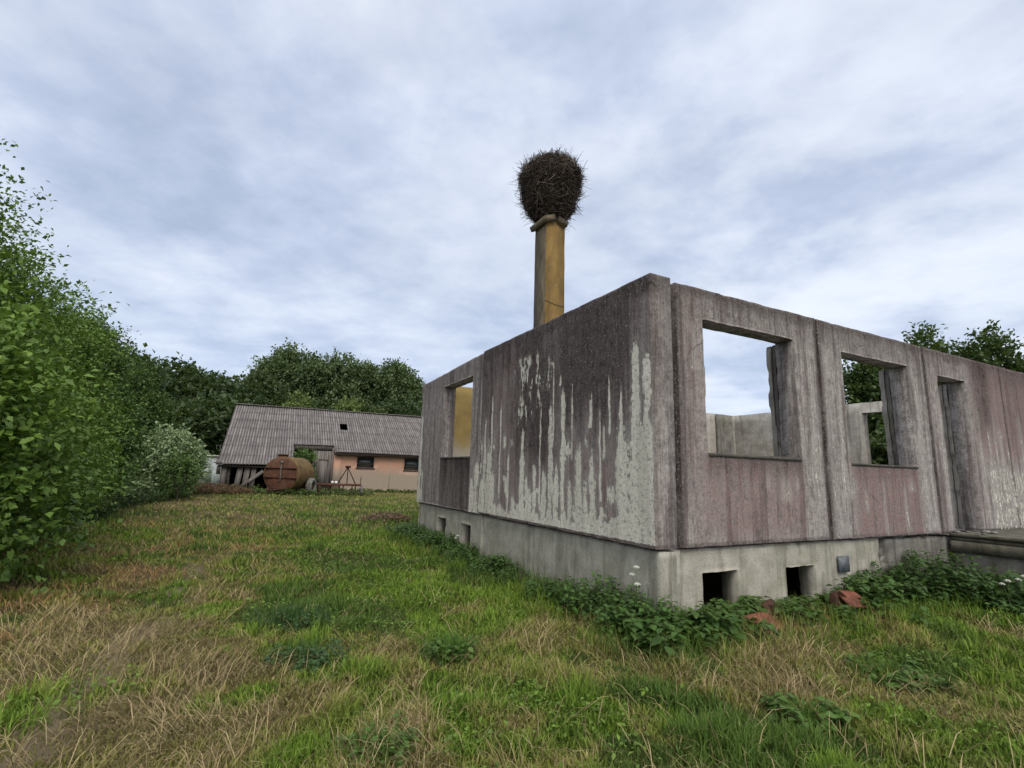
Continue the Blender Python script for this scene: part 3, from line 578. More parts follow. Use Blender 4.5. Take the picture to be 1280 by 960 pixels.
# ------------------------------------------------------------------ barn
barn = empty('barn', (*from_uv(0, 37), 0), BR); tag(barn, 'long low barn with grey corrugated roof and faded orange plaster wall', 'barn')
EV, RV = -.4, 6.1; EZ, RZ = 2.55, 6.0; SL = (RZ-EZ)/(RV-EV)
def rz(v): return EZ+(v-EV)*SL
def roof_part(name, u0, u1, v0, v1, hole=None, back=False):
    nu = int((u1-u0)/.0215); U = np.linspace(u0, u1, nu+1)
    rows = []; L_ = 1.22; v = v1; ed = [v1]
    while v > v0+.3: v -= L_; ed.append(max(v, v0))
    ed[-1] = v0; ed = ed[::-1]
    Vs = []; Fs = []; A = []; nb = 0
    for i, (a, b) in enumerate(zip(ed[:-1], ed[1:])):
        vs_ = np.linspace(a-.04, b, 7); UU, VV = np.meshgrid(U, vs_, indexing='ij')
        ph = UU/.165*2*math.pi; wv = np.cos(ph)*.027
        lift = .016*(b-VV)/(b-a)+.010*(vnoise(UU/1.1, UU*0+i*7, 3)-.5)
        Z = rz(VV)+wv+lift+.05+.03*np.sin(UU*.35)
        Vn = np.stack([UU, (VV if not back else 2*RV-VV), Z], -1).reshape(-1, 3); id_ = np.arange(len(Vn)).reshape(UU.shape)+nb
        keep = np.ones((nu, 6), bool)
        if hole is not None:
            cu = (UU[:-1, :-1]+UU[1:, 1:])/2; cv_ = (VV[:-1, :-1]+VV[1:, 1:])/2; keep = ~((cu > hole[0]) & (cu < hole[1]) & (cv_ > hole[2]) & (cv_ < hole[3]))
        q = np.stack([id_[:-1, :-1], id_[1:, :-1], id_[1:, 1:], id_[:-1, 1:]], -1)[keep]; Fs.append(q)
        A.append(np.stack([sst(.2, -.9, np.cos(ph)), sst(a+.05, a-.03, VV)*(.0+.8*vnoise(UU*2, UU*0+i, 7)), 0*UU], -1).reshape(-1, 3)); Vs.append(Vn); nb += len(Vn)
    o = mobj(name, np.concatenate(Vs), Fs, M['roof'], barn, smooth=True, attr=np.concatenate(A)); return o
roof_part('roof_sheets', -3.25, .86, -2.2, RV)['label'] = 'lower corrugated roof over the timber bay'
roof_part('roof_sheets', .86, 3.45, .42, RV)
roof_part('roof_sheets', 3.45, 26, EV, RV, hole=(4.0, 4.55, 2.8, 3.75))
roof_part('roof_sheets', -3.25, 26, EV, RV, back=True)
m2 = MB(); m2.beam((-3.3, RV-.08, RZ+.10), (26, RV-.08, RZ+.10), .26, .05); m2.build('ridge_cap', M['roof'], barn)
m2 = MB(); m2.box((4.12, 2.86, rz(2.9)-.12), (4.46, 3.15, rz(2.9)+.06), .03); m2.build('white_rag', M['white'], barn)
m2 = MB(); m2.box((3.5, 0, -.2), (26, .3, 2.62)); 
wallo = slab('plaster_wall', 3.5, 26, -.2, 2.66, .3, lambda u, d, z: (u, d+0*u, z), M['plaster'], barn, holes=[(5.0, 6.17, 1.62, 2.36), (8.3, 9.5, 1.55, 2.36), (11.6, 12.8, 1.55, 2.36)], step=.4, jit=.01)
m2 = MB(); m2.box((3.46, -.05, -.2), (4.0, -.003, 2.5)); m2.build('pilaster', M['plaster'], barn)
m2 = MB(); m2.box((7.28, -.012, 0), (7.32, -.003, 2.5)); m2.build('wall_joint', M['inner'], barn)
for (a, b, z0, z1) in ((5.0, 6.17, 1.62, 2.36), (8.3, 9.5, 1.55, 2.36), (11.6, 12.8, 1.55, 2.36)):
    m2 = MB(); m2.box((a, .12, z0), (b, .16, z1)); w_ = m2.build('window', M['glass'], barn)
    m2 = MB(); m2.box((a-.06, -.05, z0-.09), (b+.06, .1, z0-.003)); m2.build('sill', M['darkwood'], w_)
    m2 = MB(); m2.box((a, .06, z1-.06), (b, .12, z1)); m2.box((a, .06, z0), (a+.05, .12, z1-.06)); m2.box((b-.05, .06, z0), (b, .12, z1-.06)); m2.box((a+.05, .07, z0+.22), (b-.05, .11, z0+.27)); m2.build('frame', M['darkwood'], w_)
m2 = MB(); m2.box((3.45, EV+.06, EZ-.13), (26, EV+.10, EZ+.03)); m2.box((3.45, EV+.1, EZ-.06), (26, 0, EZ-.02)); m2.build('eaves_board', M['darkwood'], barn)
# gable, back wall, interior floor
m2 = MB(); m2.add([(-3.0, -1.9, -.2), (-3.0, 12.2, -.2), (-3.0, 12.2, 2.4), (-3.0, 6.1, 5.9), (-3.0, -1.9, 1.6), (-2.85, -1.9, -.2), (-2.85, 12.2, -.2), (-2.85, 12.2, 2.4), (-2.85, 6.1, 5.9), (-2.85, -1.9, 1.6)],
   [(0, 4, 3, 2, 1), (5, 6, 7, 8, 9), (0, 1, 6, 5), (1, 2, 7, 6), (2, 3, 8, 7), (3, 4, 9, 8), (4, 0, 5, 9)]); m2.build('gable_wall', M['wood'], barn)
m2 = MB(); m2.box((-3, 12.2, -.2), (26, 12.4, 2.5)); m2.box((25.8, 0.3, -.2), (26, 12.2, 2.5)); m2.build('rear_wall', M['inner'], barn)
m2 = MB(); m2.box((-2.85, 3.5, -.1), (3.5, 3.7, 4.5)); m2.build('dark_backing', M['black'], barn)  # near-black sheet standing in for the shade inside the barn
# timber front of the low bay
for (a, lean, top) in ((-2.62, 0, 1.5), (-.32, 0, 1.5), (.80, 0, 1.6)):
    m2 = MB(); m2.beam((a, -1.75, -.1), (a+lean, -1.75, top), .17, .17, (0, 1, 0)); m2.build('post', M['darkwood'], barn)
for k, (a, la, top, w) in enumerate(((-2.9, .02, 1.5, .3), (-2.15, .14, 1.45, .3), (-1.72, .10, 1.48, .30), (-1.33, .06, 1.4, .26))):
    m2 = MB(); m2.beam((a, -1.9, 0), (a+la, -1.88, top), w, .035, (0, 1, 0)); m2.build('board', M['wood'], barn)
m2 = MB(); m2.beam((-2.0, -1.97, .15), (-.75, -1.97, 1.25), .2, .04, (0, 1, 0)); m2.build('brace_board', M['wood'], barn)
m2 = MB(); m2.beam((-3.2, -2.0, 1.48), (.9, -2.0, 1.48), .12, .12); m2.build('eaves_beam', M['darkwood'], barn)
m2 = MB(); m2.box((-3.3, -2.25, 1.55), (-3.0, -2.15, 1.85), .01); m2.build('end_board', M['wood'], barn)
m2 = MB(); m2.box((.86, -2.1, -.1), (.93, .3, 1.5)); m2.add([(.86, -2.1, 1.5), (.93, -2.1, 1.5), (.93, .35, 1.5), (.86, .35, 1.5), (.86, .35, 2.9), (.93, .35, 2.9)], [(0, 1, 5, 4), (1, 2, 5), (0, 4, 3), (2, 3, 4, 5)]); m2.build('side_boards', M['wood'], barn)
# double gate bay
m2 = MB(); m2.box((.93, .25, 2.68), (3.5, .45, 2.98)); m2.build('lintel', M['darkwood'], barn)
m2 = MB(); m2.box((3.34, .15, -.1), (3.46, .3, 2.9)); m2.build('door_post', M['wood'], barn)
dr = empty('door', (0, 0, 0)); dr.parent = barn
m2 = MB(); u = 2.14
while u < 3.30: w = min(R_.uniform(.11, .17), 3.33-u); m2.box((u, .18+R_.uniform(0, .015), .12), (u+w-.012, .22, 2.66), .003); u += w
dro = m2.build('door_leaf', M['wood'], dr)
m2 = MB(); m2.box((2.55, .14, .35), (3.05, .165, 2.02), .003); m2.build('wicket_door', M['wood'], dr)
m2 = MB(); m2.beam((2.5, .15, 2.07), (3.12, .15, 2.07), .03, .05); m2.build('rail', M['darkwood'], dr)
# ------------------------------------------------------------------ rusty tank trailer
TU, TV = .22, 30.9; tx, ty = from_uv(TU, TV)
tank = empty('tank_trailer', (tx, ty, 0), BR-math.radians(25)); tag(tank, 'rusty cylindrical slurry tank on wheels parked before the barn', 'tank trailer')
Rr, L_, zc_ = .95, 2.2, 1.12
m2 = MB(); prof = [(Rr*.985, -.0)]+[(Rr+(.012 if k in (0, 8) else 0), L_*k/8) for k in range(9)]+[(Rr*.9, L_+.12), (Rr*.6, L_+.22), (0, L_+.26)]
m2.lathe(prof, 'y', 44, (0, 0, zc_)); m2.build('tank_shell', M['tank'], tank, smooth=False)
m2 = MB(); m2.lathe([(0, -.10), (Rr*.5, -.085), (Rr*.8, -.05), (Rr*.97, -.012), (Rr*1.01, .02)], 'y', 44, (0, 0, zc_)); te = m2.build('tank_end', M['tankend'], tank)
m2 = MB()
for z_, w_ in ((.33, .055), (-.18, .05)):
    hw = math.sqrt(max(0, (Rr*.97)**2-z_**2)); m2.box((-hw, -.145, zc_+z_-w_/2), (hw, -.04, zc_+z_+w_/2), .006)
m2.build('end_rib', M['rustdark'], te)
m2 = MB(); m2.tube([(0.06, -.15, zc_+.62), (.05, -.17, zc_+.3), (.07, -.17, zc_-.1), (.03, -.16, zc_-.45)], .022, 6); m2.tube([(.05, -.12, zc_+.66), (.05, -.2, zc_+.62)], .07, 10); m2.build('level_pipe', M['tyre'], te)
m2 = MB(); m2.lathe([(.26, 0), (.26, .12), (.29, .12), (.29, .16), (0, .19)], 'z', 20, (-.12, .30, zc_+Rr-.03)); m2.build('hatch', M['rustdark'], tank)
m2 = MB()
for sx in (-1, 1): m2.beam((sx*.42, -.35, .36), (sx*.42, 2.6, .36), .09, .14); m2.beam((sx*.42, -.35, .36), (-.05, -1.25, .30), .08, .10)
for y_ in (-.1, 1.2, 2.4): m2.beam((-.5, y_, .38), (.5, y_, .38), .09, .1)
for y_ in (.2, 1.9):
    for sx in (-1, 1): m2.beam((sx*.42, y_, .36), (sx*.62, y_, .62), .08, .08)
m2.build('chassis', M['rustdark'], tank)
m2 = MB(); m2.tube([(-1.05, 1.55, .47), (1.05, 1.55, .47)], .05, 8); m2.build('axle', M['rustdark'], tank); MB().tube([(-.5, -.25, .15), (-.2, -.5, .2), (.2, -.4, .12), (.5, -.3, .2)], .035, 6).build('outlet_pipe', M['rustdark'], tank)
def wheel(R0, w, parent, loc, axis='x', tm='tyre'):
    m2 = MB(); c = loc
    pr = [(R0*.60, -w/2), (R0*.80, -w*.54), (R0*.94, -w*.46), (R0, -w*.28), (R0*1.0, 0), (R0, w*.28), (R0*.94, w*.46), (R0*.80, w*.54), (R0*.60, w/2), (R0*.58, w*.3), (R0*.58, -w*.3), (R0*.60, -w/2)]
    m2.lathe(pr, axis, 26, c); wo = m2.build('wheel', M[tm], parent, smooth=True)
    m2 = MB(); m2.lathe([(0, -w*.12), (R0*.2, -w*.2), (R0*.22, -w*.05), (R0*.59, -w*.1), (R0*.59, w*.1), (R0*.22, w*.05), (R0*.2, w*.3), (0, w*.32)], axis, 20, c); m2.build('rim', M['rustdark'], wo)
    m2 = MB()
    for k in range(26):
        a = 2*math.pi*k/26; p = Vector((0, math.cos(a), math.sin(a)))*R0*1.005
        q = Vector((w*.36, 0, 0)); m2.beam(Vector(c)+p-q, Vector(c)+p+q, .028, .03)
    m2.build('tread', M[tm], wo); return wo
wheel(.47, .30, tank, (1.10, 1.55, .46)); wheel(.47, .30, tank, (-1.10, 1.55, .46))
# ------------------------------------------------------------------ cultivator frame
px_, py_ = from_uv(3.45, 30.6)
cu = empty('cultivator', (px_, py_, 0), BR+math.radians(4)); tag(cu, 'rusty tined cultivator frame with a triangular hitch standing in grass', 'cultivator')
m2 = MB(); m2.beam((-1.35, 0, .62), (1.05, 0, .60), .10, .10); m2.beam((-1.25, .75, .62), (1.0, .75, .60), .10, .10)
for x_ in (-1.1, -.3, .4, .95): m2.beam((x_, 0, .61), (x_, .75, .61), .08, .08)
m2.build('frame', M['rust'], cu)
m2 = MB(); m2.beam((-.28, .05, .65), (.26, .25, 1.60), .05, .05); m2.beam((.26, .25, 1.6), (.72, .05, .65), .05, .05); m2.beam((.28, .28, 1.6), (.36, .7, .65), .05, .08); m2.box((.14, .16, 1.56), (.40, .36, 1.68), .01); m2.beam((.98, .05, .62), (1.0, .05, 1.08), .035, .035); m2.build('hitch_frame', M['rustdark'], cu)
for k, x_ in enumerate(np.linspace(-1.2, .9, 7)):
    y_ = 0 if k % 2 else .75; m2 = MB(); m2.tube([(x_, y_, .6), (x_, y_+.14, .45), (x_, y_+.10, .22), (x_, y_-.06, .05)], [.028, .03, .026, .02], 6); m2.build('tine', M['rustdark'], cu)
wheel(.27, .13, cu, (1.02, -.12, .27)); wheel(.27, .13, cu, (-1.25, -.1, .27), tm='rustdark')
m2 = MB(); m2.tube([(1.02, -.12, .27), (1.0, 0, .6)], .03, 6); m2.build('wheel_arm', M['rustdark'], cu)
m2 = MB()
for (x_, y_, r_) in ((-.55, .08, .085), (-.36, .02, .10)):
    m2.lathe([(0, .0), (r_*.8, .01), (r_, .07), (r_*.7, .13), (0, .16)], 'z', 9, (x_, y_, .665))
tag(m2.build('white_stones', M['white']), 'two pale lumps lying on the cultivator beam', 'stones'); o = bpy.data.objects['white_stones']; o.location = (px_, py_, 0); o.rotation_euler = (0, 0, BR+math.radians(4))
# ------------------------------------------------------------------ small shed and boxes left of the barn
sx_, sy_ = from_uv(-4.6, 44)
sh = empty('utility_shed', (sx_, sy_, 0), BR); tag(sh, 'small pale grey metal shed half hidden beyond the left end of the barn', 'shed')
m2 = MB(); m2.box((-.55, 0, 0), (.45, 1.2, 2.15)); m2.build('shed_body', M['greybox'], sh)
m2 = MB(); m2.box((-.65, -.1, 2.153), (.55, 1.3, 2.24)); m2.build('shed_roof', M['white'], sh)
m2 = MB(); m2.box((-.35, -.03, .1), (.1, -.003, 1.95)); m2.build('door', M['greybox'], sh)
bx = empty('meter_cabinet', (*from_uv(-3.75, 42.5), 0), BR); tag(bx, 'low greenish white cabinet standing between the shed and the barn', 'cabinet')
m2 = MB(); m2.box((-.45, 0, 0), (.4, .6, 1.75)); m2.build('cabinet_body', M['greybox'], bx); m2 = MB(); m2.box((-.5, -.06, 1.753), (.45, .66, 1.82)); m2.build('cabinet_lid', M['white'], bx); m2 = MB(); m2.box((-.2, -.02, .9), (.05, -.003, 1.5)); m2.build('vent_panel', M['darkwood'], bx)
fc = empty('mesh_fence', (*from_uv(-4.9, 47), 0), BR); tag(fc, 'dark wire mesh fence panel behind the small shed', 'fence')
m2 = MB()
for x_ in np.linspace(-.9, 1.1, 9): m2.beam((x_, 0, .1), (x_, 0, 3.1), .04, .04)
for z_ in np.linspace(.2, 3.1, 9): m2.beam((-.9, .03, z_), (1.1, .03, z_), .03, .03)
m2.build('mesh', M['greybox'], fc); MB().beam((-.95, 0, 0), (-.95, 0, 3.15), .08).build('post', M['darkwood'], fc); MB().beam((1.15, 0, 0), (1.15, 0, 3.15), .08).build('post', M['darkwood'], fc)
# ------------------------------------------------------------------ rusty scrap by the vents
def place_ts(t_, s_, z): x, y = from_ts(t_, s_); return (x, y, z)
def bent_sheet(name, w, l, curve, mat_, loc, rot):
    nu, nv = 14, 8; U, V_ = np.meshgrid(np.linspace(-.5, .5, nu), np.linspace(-.5, .5, nv), indexing='ij')
    X = U*w; Y = V_*l; Z = curve*(np.cos(U*math.pi)-.3)+.02*(fbm(U*5, V_*5, 3, 9)-.5); X = X+.02*(fbm(U*7, V_*7+3, 2, 2)-.5)
    A = np.stack([X, Y, Z], -1).reshape(-1, 3); B = A-[0, 0, .006]; n0 = nu*nv; id_ = np.arange(n0).reshape(nu, nv)
    q = np.stack([id_[:-1, :-1], id_[1:, :-1], id_[1:, 1:], id_[:-1, 1:]], -1).reshape(-1, 4); F = [q, q[:, ::-1]+n0]
    for e in (id_[0], id_[-1], id_[:, 0], id_[:, -1]): F.append(np.stack([e[:-1], e[1:], e[1:]+n0, e[:-1]+n0], -1))
    o = mobj(name, np.concatenate([A, B]), F, mat_); o.location = loc; o.rotation_euler = rot; return o
tag(bent_sheet('rusty_sheet', .50, .26, .05, M['rustsheet'], place_ts(1.10, -.42, .09), (math.radians(24), math.radians(6), YAW+.05)), 'bent red rusty metal sheet half buried in weeds under the large vent hole', 'metal sheet')
tag(bent_sheet('rusty_sheet', .36, .22, .04, M['rustdark'], place_ts(1.38, -.26, .15), (math.radians(35), math.radians(-10), YAW+.2)), 'dark rusty plate leaning behind the red sheet in weeds', 'metal sheet')
M['brick'] = mat('broken red brick', f_simple((.16, .06, .035), (.32, .13, .08), 9))
for k, (t_, s_, w_) in enumerate(((.86, -.50, .11), (1.42, -.52, .10), (2.0, -.42, .12), (2.75, -.45, .10))):
    bk = MB().box((-w_, -.055, -.035), (w_, .055, .035), .009).build('brick_piece', M['brick']); bk.location = place_ts(t_, s_, .02); bk.rotation_euler = (R_.uniform(-.5, .5), R_.uniform(-.5, .5), R_.uniform(0, 3))
    tag(bk, 'broken red brick in weeds at the wall foot, '+('left of the red sheet', 'right of the red sheet', 'between red sheet and round drum', 'right of the round drum')[k], 'brick', 'broken bricks along the wall foot')
m2 = MB(); m2.lathe([(.14, 0), (.17, .02), (.175, .10), (.165, .11), (.155, .10), (.15, .03), (.0, .02)], 'z', 22)
dk = m2.build('rusty_drum', M['rustdark']); dk.location = place_ts(2.33, -.36, .10); dk.rotation_euler = (math.radians(58), math.radians(25), YAW); tag(dk, 'round rusty drum end lying in weeds below the smaller vent hole', 'drum')
tag(bent_sheet('rusty_sheet', .42, .26, .05, M['rustsheet'], place_ts(2.62, -.42, .17), (math.radians(30), math.radians(12), YAW-.2)), 'small reddish metal scrap beside the rusty drum in weeds', 'metal sheet')

# ================================================================== vegetation
def unit(v): return v/np.maximum(np.linalg.norm(v, axis=-1, keepdims=True), 1e-9)
def leaves4(P, D, N, L, w, col):
    """diamond leaves: base P, direction D, normal N"""
    S = unit(np.cross(D, N)); n = len(P); L = L[:, None]; w = w[:, None]; Nn = np.cross(S, D)
    V = np.stack([P, P+D*L*.45+S*w*.5+Nn*w*.14, P+D*L-Nn*L*.12, P+D*L*.45-S*w*.5+Nn*w*.14], 1).reshape(-1, 3)
    F = np.arange(n*4).reshape(n, 4); return V, F, np.repeat(col, 4, 0)
def tree(name, x, y, h, rx, ry=None, z0=.25, n_twig=900, lpt=16, leaf=.08, cols=((.05, .09, .02), (.09, .14, .03)), label='', cat='tree', group=None, bark='bark', upright=.35, seed=1, shape='round', trunk_r=.1, lumps=7, dark=1., twl=.5, sparse_top=.0, n_limb=14):
    g = np.random.default_rng(seed); ry = ry or rx; z00 = float(gz(np.array([x]), np.array([y]))[0])
    root = empty(name, (x, y, z00)); tag(root, label, cat, group)
    zb = h*z0; H = h-zb
    # crown = several uneven lobes
    lc = []; 
    for k in range(lumps):
        zz_ = g.uniform(.12, .9); rr_ = (1-abs(zz_-.42)*1.15) if shape == 'round' else (1-zz_**1.6*.75); an = g.uniform(0, 2*math.pi)+k*2.4
        d_ = rr_*g.uniform(.35, .72); lc.append((math.cos(an)*rx*d_, math.sin(an)*ry*d_, zb+H*zz_*.93, (g.uniform(.34, .56) if lumps < 10 else g.uniform(.22, .44))*rx, (g.uniform(.16, .27) if lumps < 10 else g.uniform(.10, .20))*H))
    lc.append((0, 0, h-.22*H, .42*rx, .22*H)); lc.append((0, 0, zb+.45*H, (.72 if lumps < 10 else .56)*rx, .36*H))
    lc = np.array(lc); wts = lc[:, 3]**2*lc[:, 4]; wts = wts/wts.sum()
    li = g.choice(len(lc), n_twig, p=wts); d3 = unit(g.normal(size=(n_twig, 3))); rad_ = g.uniform(.35, 1, n_twig)**.45
    C = np.stack([lc[li, 0]+d3[:, 0]*lc[li, 3]*rad_, lc[li, 1]+d3[:, 1]*lc[li, 3]*rad_*(ry/rx), lc[li, 2]+d3[:, 2]*lc[li, 4]*rad_], 1)
    C[:, 2] = np.clip(C[:, 2], .12, None)
    out_ = unit(d3*[1, 1, .6]+unit(C-np.array([0, 0, zb+.3*H]))*.6+[0, 0, upright]); D = unit(out_+g.normal(0, .35, (n_twig, 3)))
    tl = g.uniform(.55, 1.35, n_twig)*twl
    # leaves along each twig
    k = np.tile(np.arange(lpt), n_twig); ti = np.repeat(np.arange(n_twig), lpt); s_ = (k+g.random(len(k)))/lpt
    P = C[ti]+D[ti]*(tl[ti]*s_)[:, None]+g.normal(0, .055*twl*2, (len(k), 3)); P[:, 2] -= (s_**2)*.12*tl[ti]
    LD = unit(D[ti]*.7+g.normal(0, .75, P.shape)+[0, 0, -.12]); N = unit(g.normal(0, .55, P.shape)+[0, 0, 1.0]+d3[ti]*.25)
    c0, c1 = np.array(cols[0]), np.array(cols[1]); lob = g.random(len(lc)); mixf = np.clip(.5*lob[li][ti]+.4*g.random(n_twig)[ti]+.3*g.random(len(ti))-.1, 0, 1)
    col = (c0+(c1-c0)*mixf[:, None])*dark
    L = leaf*g.uniform(.65, 1.3, len(ti)); V, F, cc = leaves4(P, LD, N, L, L*g.uniform(.5, .75, len(ti)), col)
    mobj('crown', V, F, M['leaf'], root, attr=cc)
    m2 = MB(); top = Vector((g.normal(0, .05)*rx, g.normal(0, .05)*rx, h*.86)); path = [Vector((0, 0, -.15))]+[Vector((g.normal(0, .05)*rx*q+top.x*q, g.normal(0, .05)*rx*q+top.y*q, h*.86*q)) for q in (.15, .35, .55, .75, 1.)]
    m2.tube(path, [trunk_r*1.25, trunk_r, trunk_r*.82, trunk_r*.6, trunk_r*.4, trunk_r*.15], 7)
    sel = g.choice(n_twig, min(n_limb*4, n_twig), replace=False)
    for q, i in enumerate(sel):
        e = Vector(C[i]); zz_ = max(.1*h, min(e.z*.72, h*.8)); fr = zz_/(h*.86); j = min(4, int(fr*5)); p0 = path[0].lerp(path[-1], fr)
        mid = p0.lerp(e, .5)+Vector((0, 0, .06*h*g.uniform(-.2, 1))); r0 = trunk_r*(.42 if q < n_limb else .2)*(1-fr*.5); m2.tube([p0, mid, e], [r0, r0*.55, r0*.15], 5, caps=False)
    m2.build('trunk', M[bark], root, smooth=True); return root
def pol(bearing, d): b = math.radians(bearing); return math.sin(b)*d, math.cos(b)*d
# near hedge on the left
GRN = ((.050, .105, .020), (.185, .30, .048))
GRD = ((.040, .085, .022), (.115, .19, .045))
HG = 'deciduous trees along the left edge of the yard'
def hedge(b, d, h, rx, lb, **k): x, y = pol(b, d); return tree(k.pop('name', 'alder_tree'), x, y, h, rx, label=lb, **{**dict(z0=.04, leaf=.075, lpt=30, group=HG, cols=GRN, twl=.75, upright=.6), **k})
hedge(-54.5, 11.2, 6.5, 2.9, 'tall leafy tree cut by the left edge of the photo', n_twig=2600, seed=11, lumps=26, shape='cone')
hedge(-49.5, 8.9, 3.2, 1.35, 'low leafy bush nearest the camera at the left edge', name='alder_bush', n_twig=1100, seed=12, leaf=.10, cols=GRN, z0=.02, cat='bush')
hedge(-48.6, 13.0, 5.1, 2.1, 'green tree second from the left edge, with loose upright shoots', n_twig=2200, seed=13, lumps=24, shape='cone')
hedge(-43.6, 16.5, 5.1, 1.75, 'bright green tree with pointed top in the middle of the left row', n_twig=2200, seed=14, lumps=24, shape='cone')
hedge(-46.4, 14.2, 3.0, 1.4, 'dense low bush filling the foot of the left row', name='alder_bush', n_twig=1300, seed=15, cols=GRD, z0=.02, cat='bush')
hedge(-40.4, 21.0, 5.7, 1.5, 'darker green tree right of the bright one in the left row', n_twig=1900, seed=16, cols=GRD, leaf=.12, lumps=12)
hedge(-42.0, 18.2, 2.9, 1.3, 'bright yellow-green bush in front of the darker trees', name='alder_bush', n_twig=1200, seed=17, z0=.02, cat='bush')
hedge(-37.2, 33, 6.9, 2.2, 'last dark tree of the left row above the pale willow', n_twig=1500, seed=18, cols=GRD, leaf=.15, dark=.8)
hedge(-39.4, 23.5, 2.6, 1.2, 'bush low down at the far end of the left row', name='alder_bush', n_twig=900, seed=19, cols=GRD, z0=.02, leaf=.12, cat='bush')
x, y = pol(-33.6, 28.0); tree('willow_bush', x, y, 3.0, 1.75, z0=.03, n_twig=1500, lpt=18, leaf=.13, cols=((.19, .26, .13), (.34, .43, .23)), label='rounded pale grey-green willow bush at the end of the left row', cat='bush', seed=20, upright=.7, twl=.5)
x, y = pol(-32.4, 25.2); tree('sapling', x, y, 1.75, .75, z0=.12, n_twig=170, lpt=15, leaf=.11, cols=GRD, label='small sapling standing in front of the pale willow bush', cat='sapling', seed=21, trunk_r=.025, twl=.35)
# forest behind
DK = ((.026, .048, .018), (.060, .096, .034)); AS = ((.055, .095, .042), (.145, .20, .088)); LT = ((.11, .155, .04), (.19, .25, .075))
def far(b, d, top, w, lb, nm='forest_tree', cols=DK, grp='dark trees of the wood behind the yard', **k):
    x, y = pol(b, d); h = top*d+1.5; return tree(nm, x, y, h, w, label=lb, cols=cols, group=grp, **{**dict(z0=.10, n_twig=1300, lpt=14, leaf=.42, twl=1.5, trunk_r=.2, lumps=12), **k})
DL = 'dark broadleaf tree of the wood left of the barn, '
far(-37.5, 52, .165, 4.2, DL+'farthest left', seed=30); far(-33.6, 58, .155, 4.2, DL+'behind the pale willow bush', seed=31); far(-31.0, 55, .142, 3.6, DL+'above the small shed', seed=32); far(-28.6, 60, .137, 3.8, 'dark broadleaf tree above the left end of the barn ridge', seed=33)
far(-30.2, 50, .095, 3.6, 'lower dark tree directly behind the small shed', seed=46, z0=.02)
far(-33.2, 47, .08, 3.4, 'lower dark tree behind the pale willow bush', seed=47, z0=.02)
far(-26.6, 64, .150, 3.6, 'dark tree filling the dip left of the tall poplars', seed=34, cols=((.032, .052, .02), (.06, .09, .03)))
PG = 'tall poplars behind the barn'
for i, (b, d, tp, w, lb) in enumerate(((-25.6, 78, .187, 4.0, 'poplar at the left end of the tall group behind the barn'), (-24.0, 76, .213, 5.0, 'tallest poplar, left of centre in the group behind the barn'), (-21.4, 80, .198, 4.4, 'poplar just right of the tallest one behind the barn'),
        (-18.9, 77, .208, 5.2, 'broad poplar in the middle of the group behind the barn'), (-16.0, 80, .196, 4.8, 'poplar second from the right behind the barn'), (-13.4, 78, .200, 4.6, 'poplar beside the corner of the concrete house'), (-11.2, 80, .176, 3.6, 'poplar whose crown dips behind the concrete house'))):
    far(b, d, tp, w, lb, 'poplar_tree', AS, PG, seed=60+i, upright=1.0, bark='palebark', n_twig=1700, lpt=14, leaf=.42, z0=.22, lumps=24)
for i, (b, d, tp, w) in enumerate(((-27.2, 66, .115, 3.4), (-23.4, 68, .12, 3.6), (-20.2, 69, .115, 3.6), (-16.8, 67, .118, 3.6), (-13.6, 68, .115, 3.6), (-10.6, 69, .12, 3.4))):
    far(b, d, tp, w, 'dark undergrowth tree below the poplars, '+('first', 'second', 'third', 'fourth', 'fifth', 'sixth')[i]+' from the left', 'understorey_tree', DK, 'dark low trees under the poplars', seed=80+i, z0=.02, n_twig=1000)
far(-22.8, 55, .133, 1.9, 'small light green tree left of two peeping over the barn ridge', 'birch_tree', LT, 'light green trees peeping over the barn roof', seed=90, leaf=.26, n_twig=700, twl=.8, trunk_r=.1)
far(-17.9, 55, .128, 1.9, 'small light green tree right of two peeping over the barn ridge', 'birch_tree', LT, 'light green trees peeping over the barn roof', seed=91, leaf=.26, n_twig=700, twl=.8, trunk_r=.1)
far(-14.9, 56, .112, 1.8, 'low green tree over the barn ridge close to the concrete house', 'birch_tree', ((.05, .08, .025), (.085, .12, .04)), 'light green trees peeping over the barn roof', seed=92, leaf=.26, n_twig=600, twl=.8, trunk_r=.1)
# trees behind the ruin, right side
RG = 'trees behind the right part of the concrete house'; ELD = ((.042, .072, .022), (.085, .135, .038))
for i, (b, d, h, w, lb) in enumerate(((36.5, 22.5, 5.9, 1.9, 'tree seen through the second window opening of the right wall'), (40.0, 23.5, 6.9, 1.5, 'tree showing over the right wall above the second window opening'), (43.7, 23.5, 6.5, 1.5, 'tree showing over the right wall above the doorway'), (49.4, 24, 6.9, 2.0, 'tree at the right edge of the photo with brownish leaves'))):
    x, y = pol(b, d); tree('elder_tree', x, y, h, w, z0=.06, n_twig=1500, lpt=16, leaf=.15, cols=ELD if i < 3 else ((.09, .085, .04), (.15, .13, .06)), label=lb, group=RG, seed=100+i, lumps=12, twl=.6)
x, y = pol(41, 19.5); tree('elder_bush', x, y, 3.4, 2.6, z0=.02, n_twig=1200, lpt=15, leaf=.16, cols=ELD, label='dark bush seen through the inner wall opening behind the second window', cat='bush', seed=110, dark=.8)
x, y = from_uv(1.55, 36.2); tree('elder_bush', x, y, 2.55, .75, z0=.3, n_twig=140, lpt=14, leaf=.16, cols=GRD, label='small green bush growing in front of the open barn gate behind the tank', cat='bush', seed=111, twl=.4, trunk_r=.03)
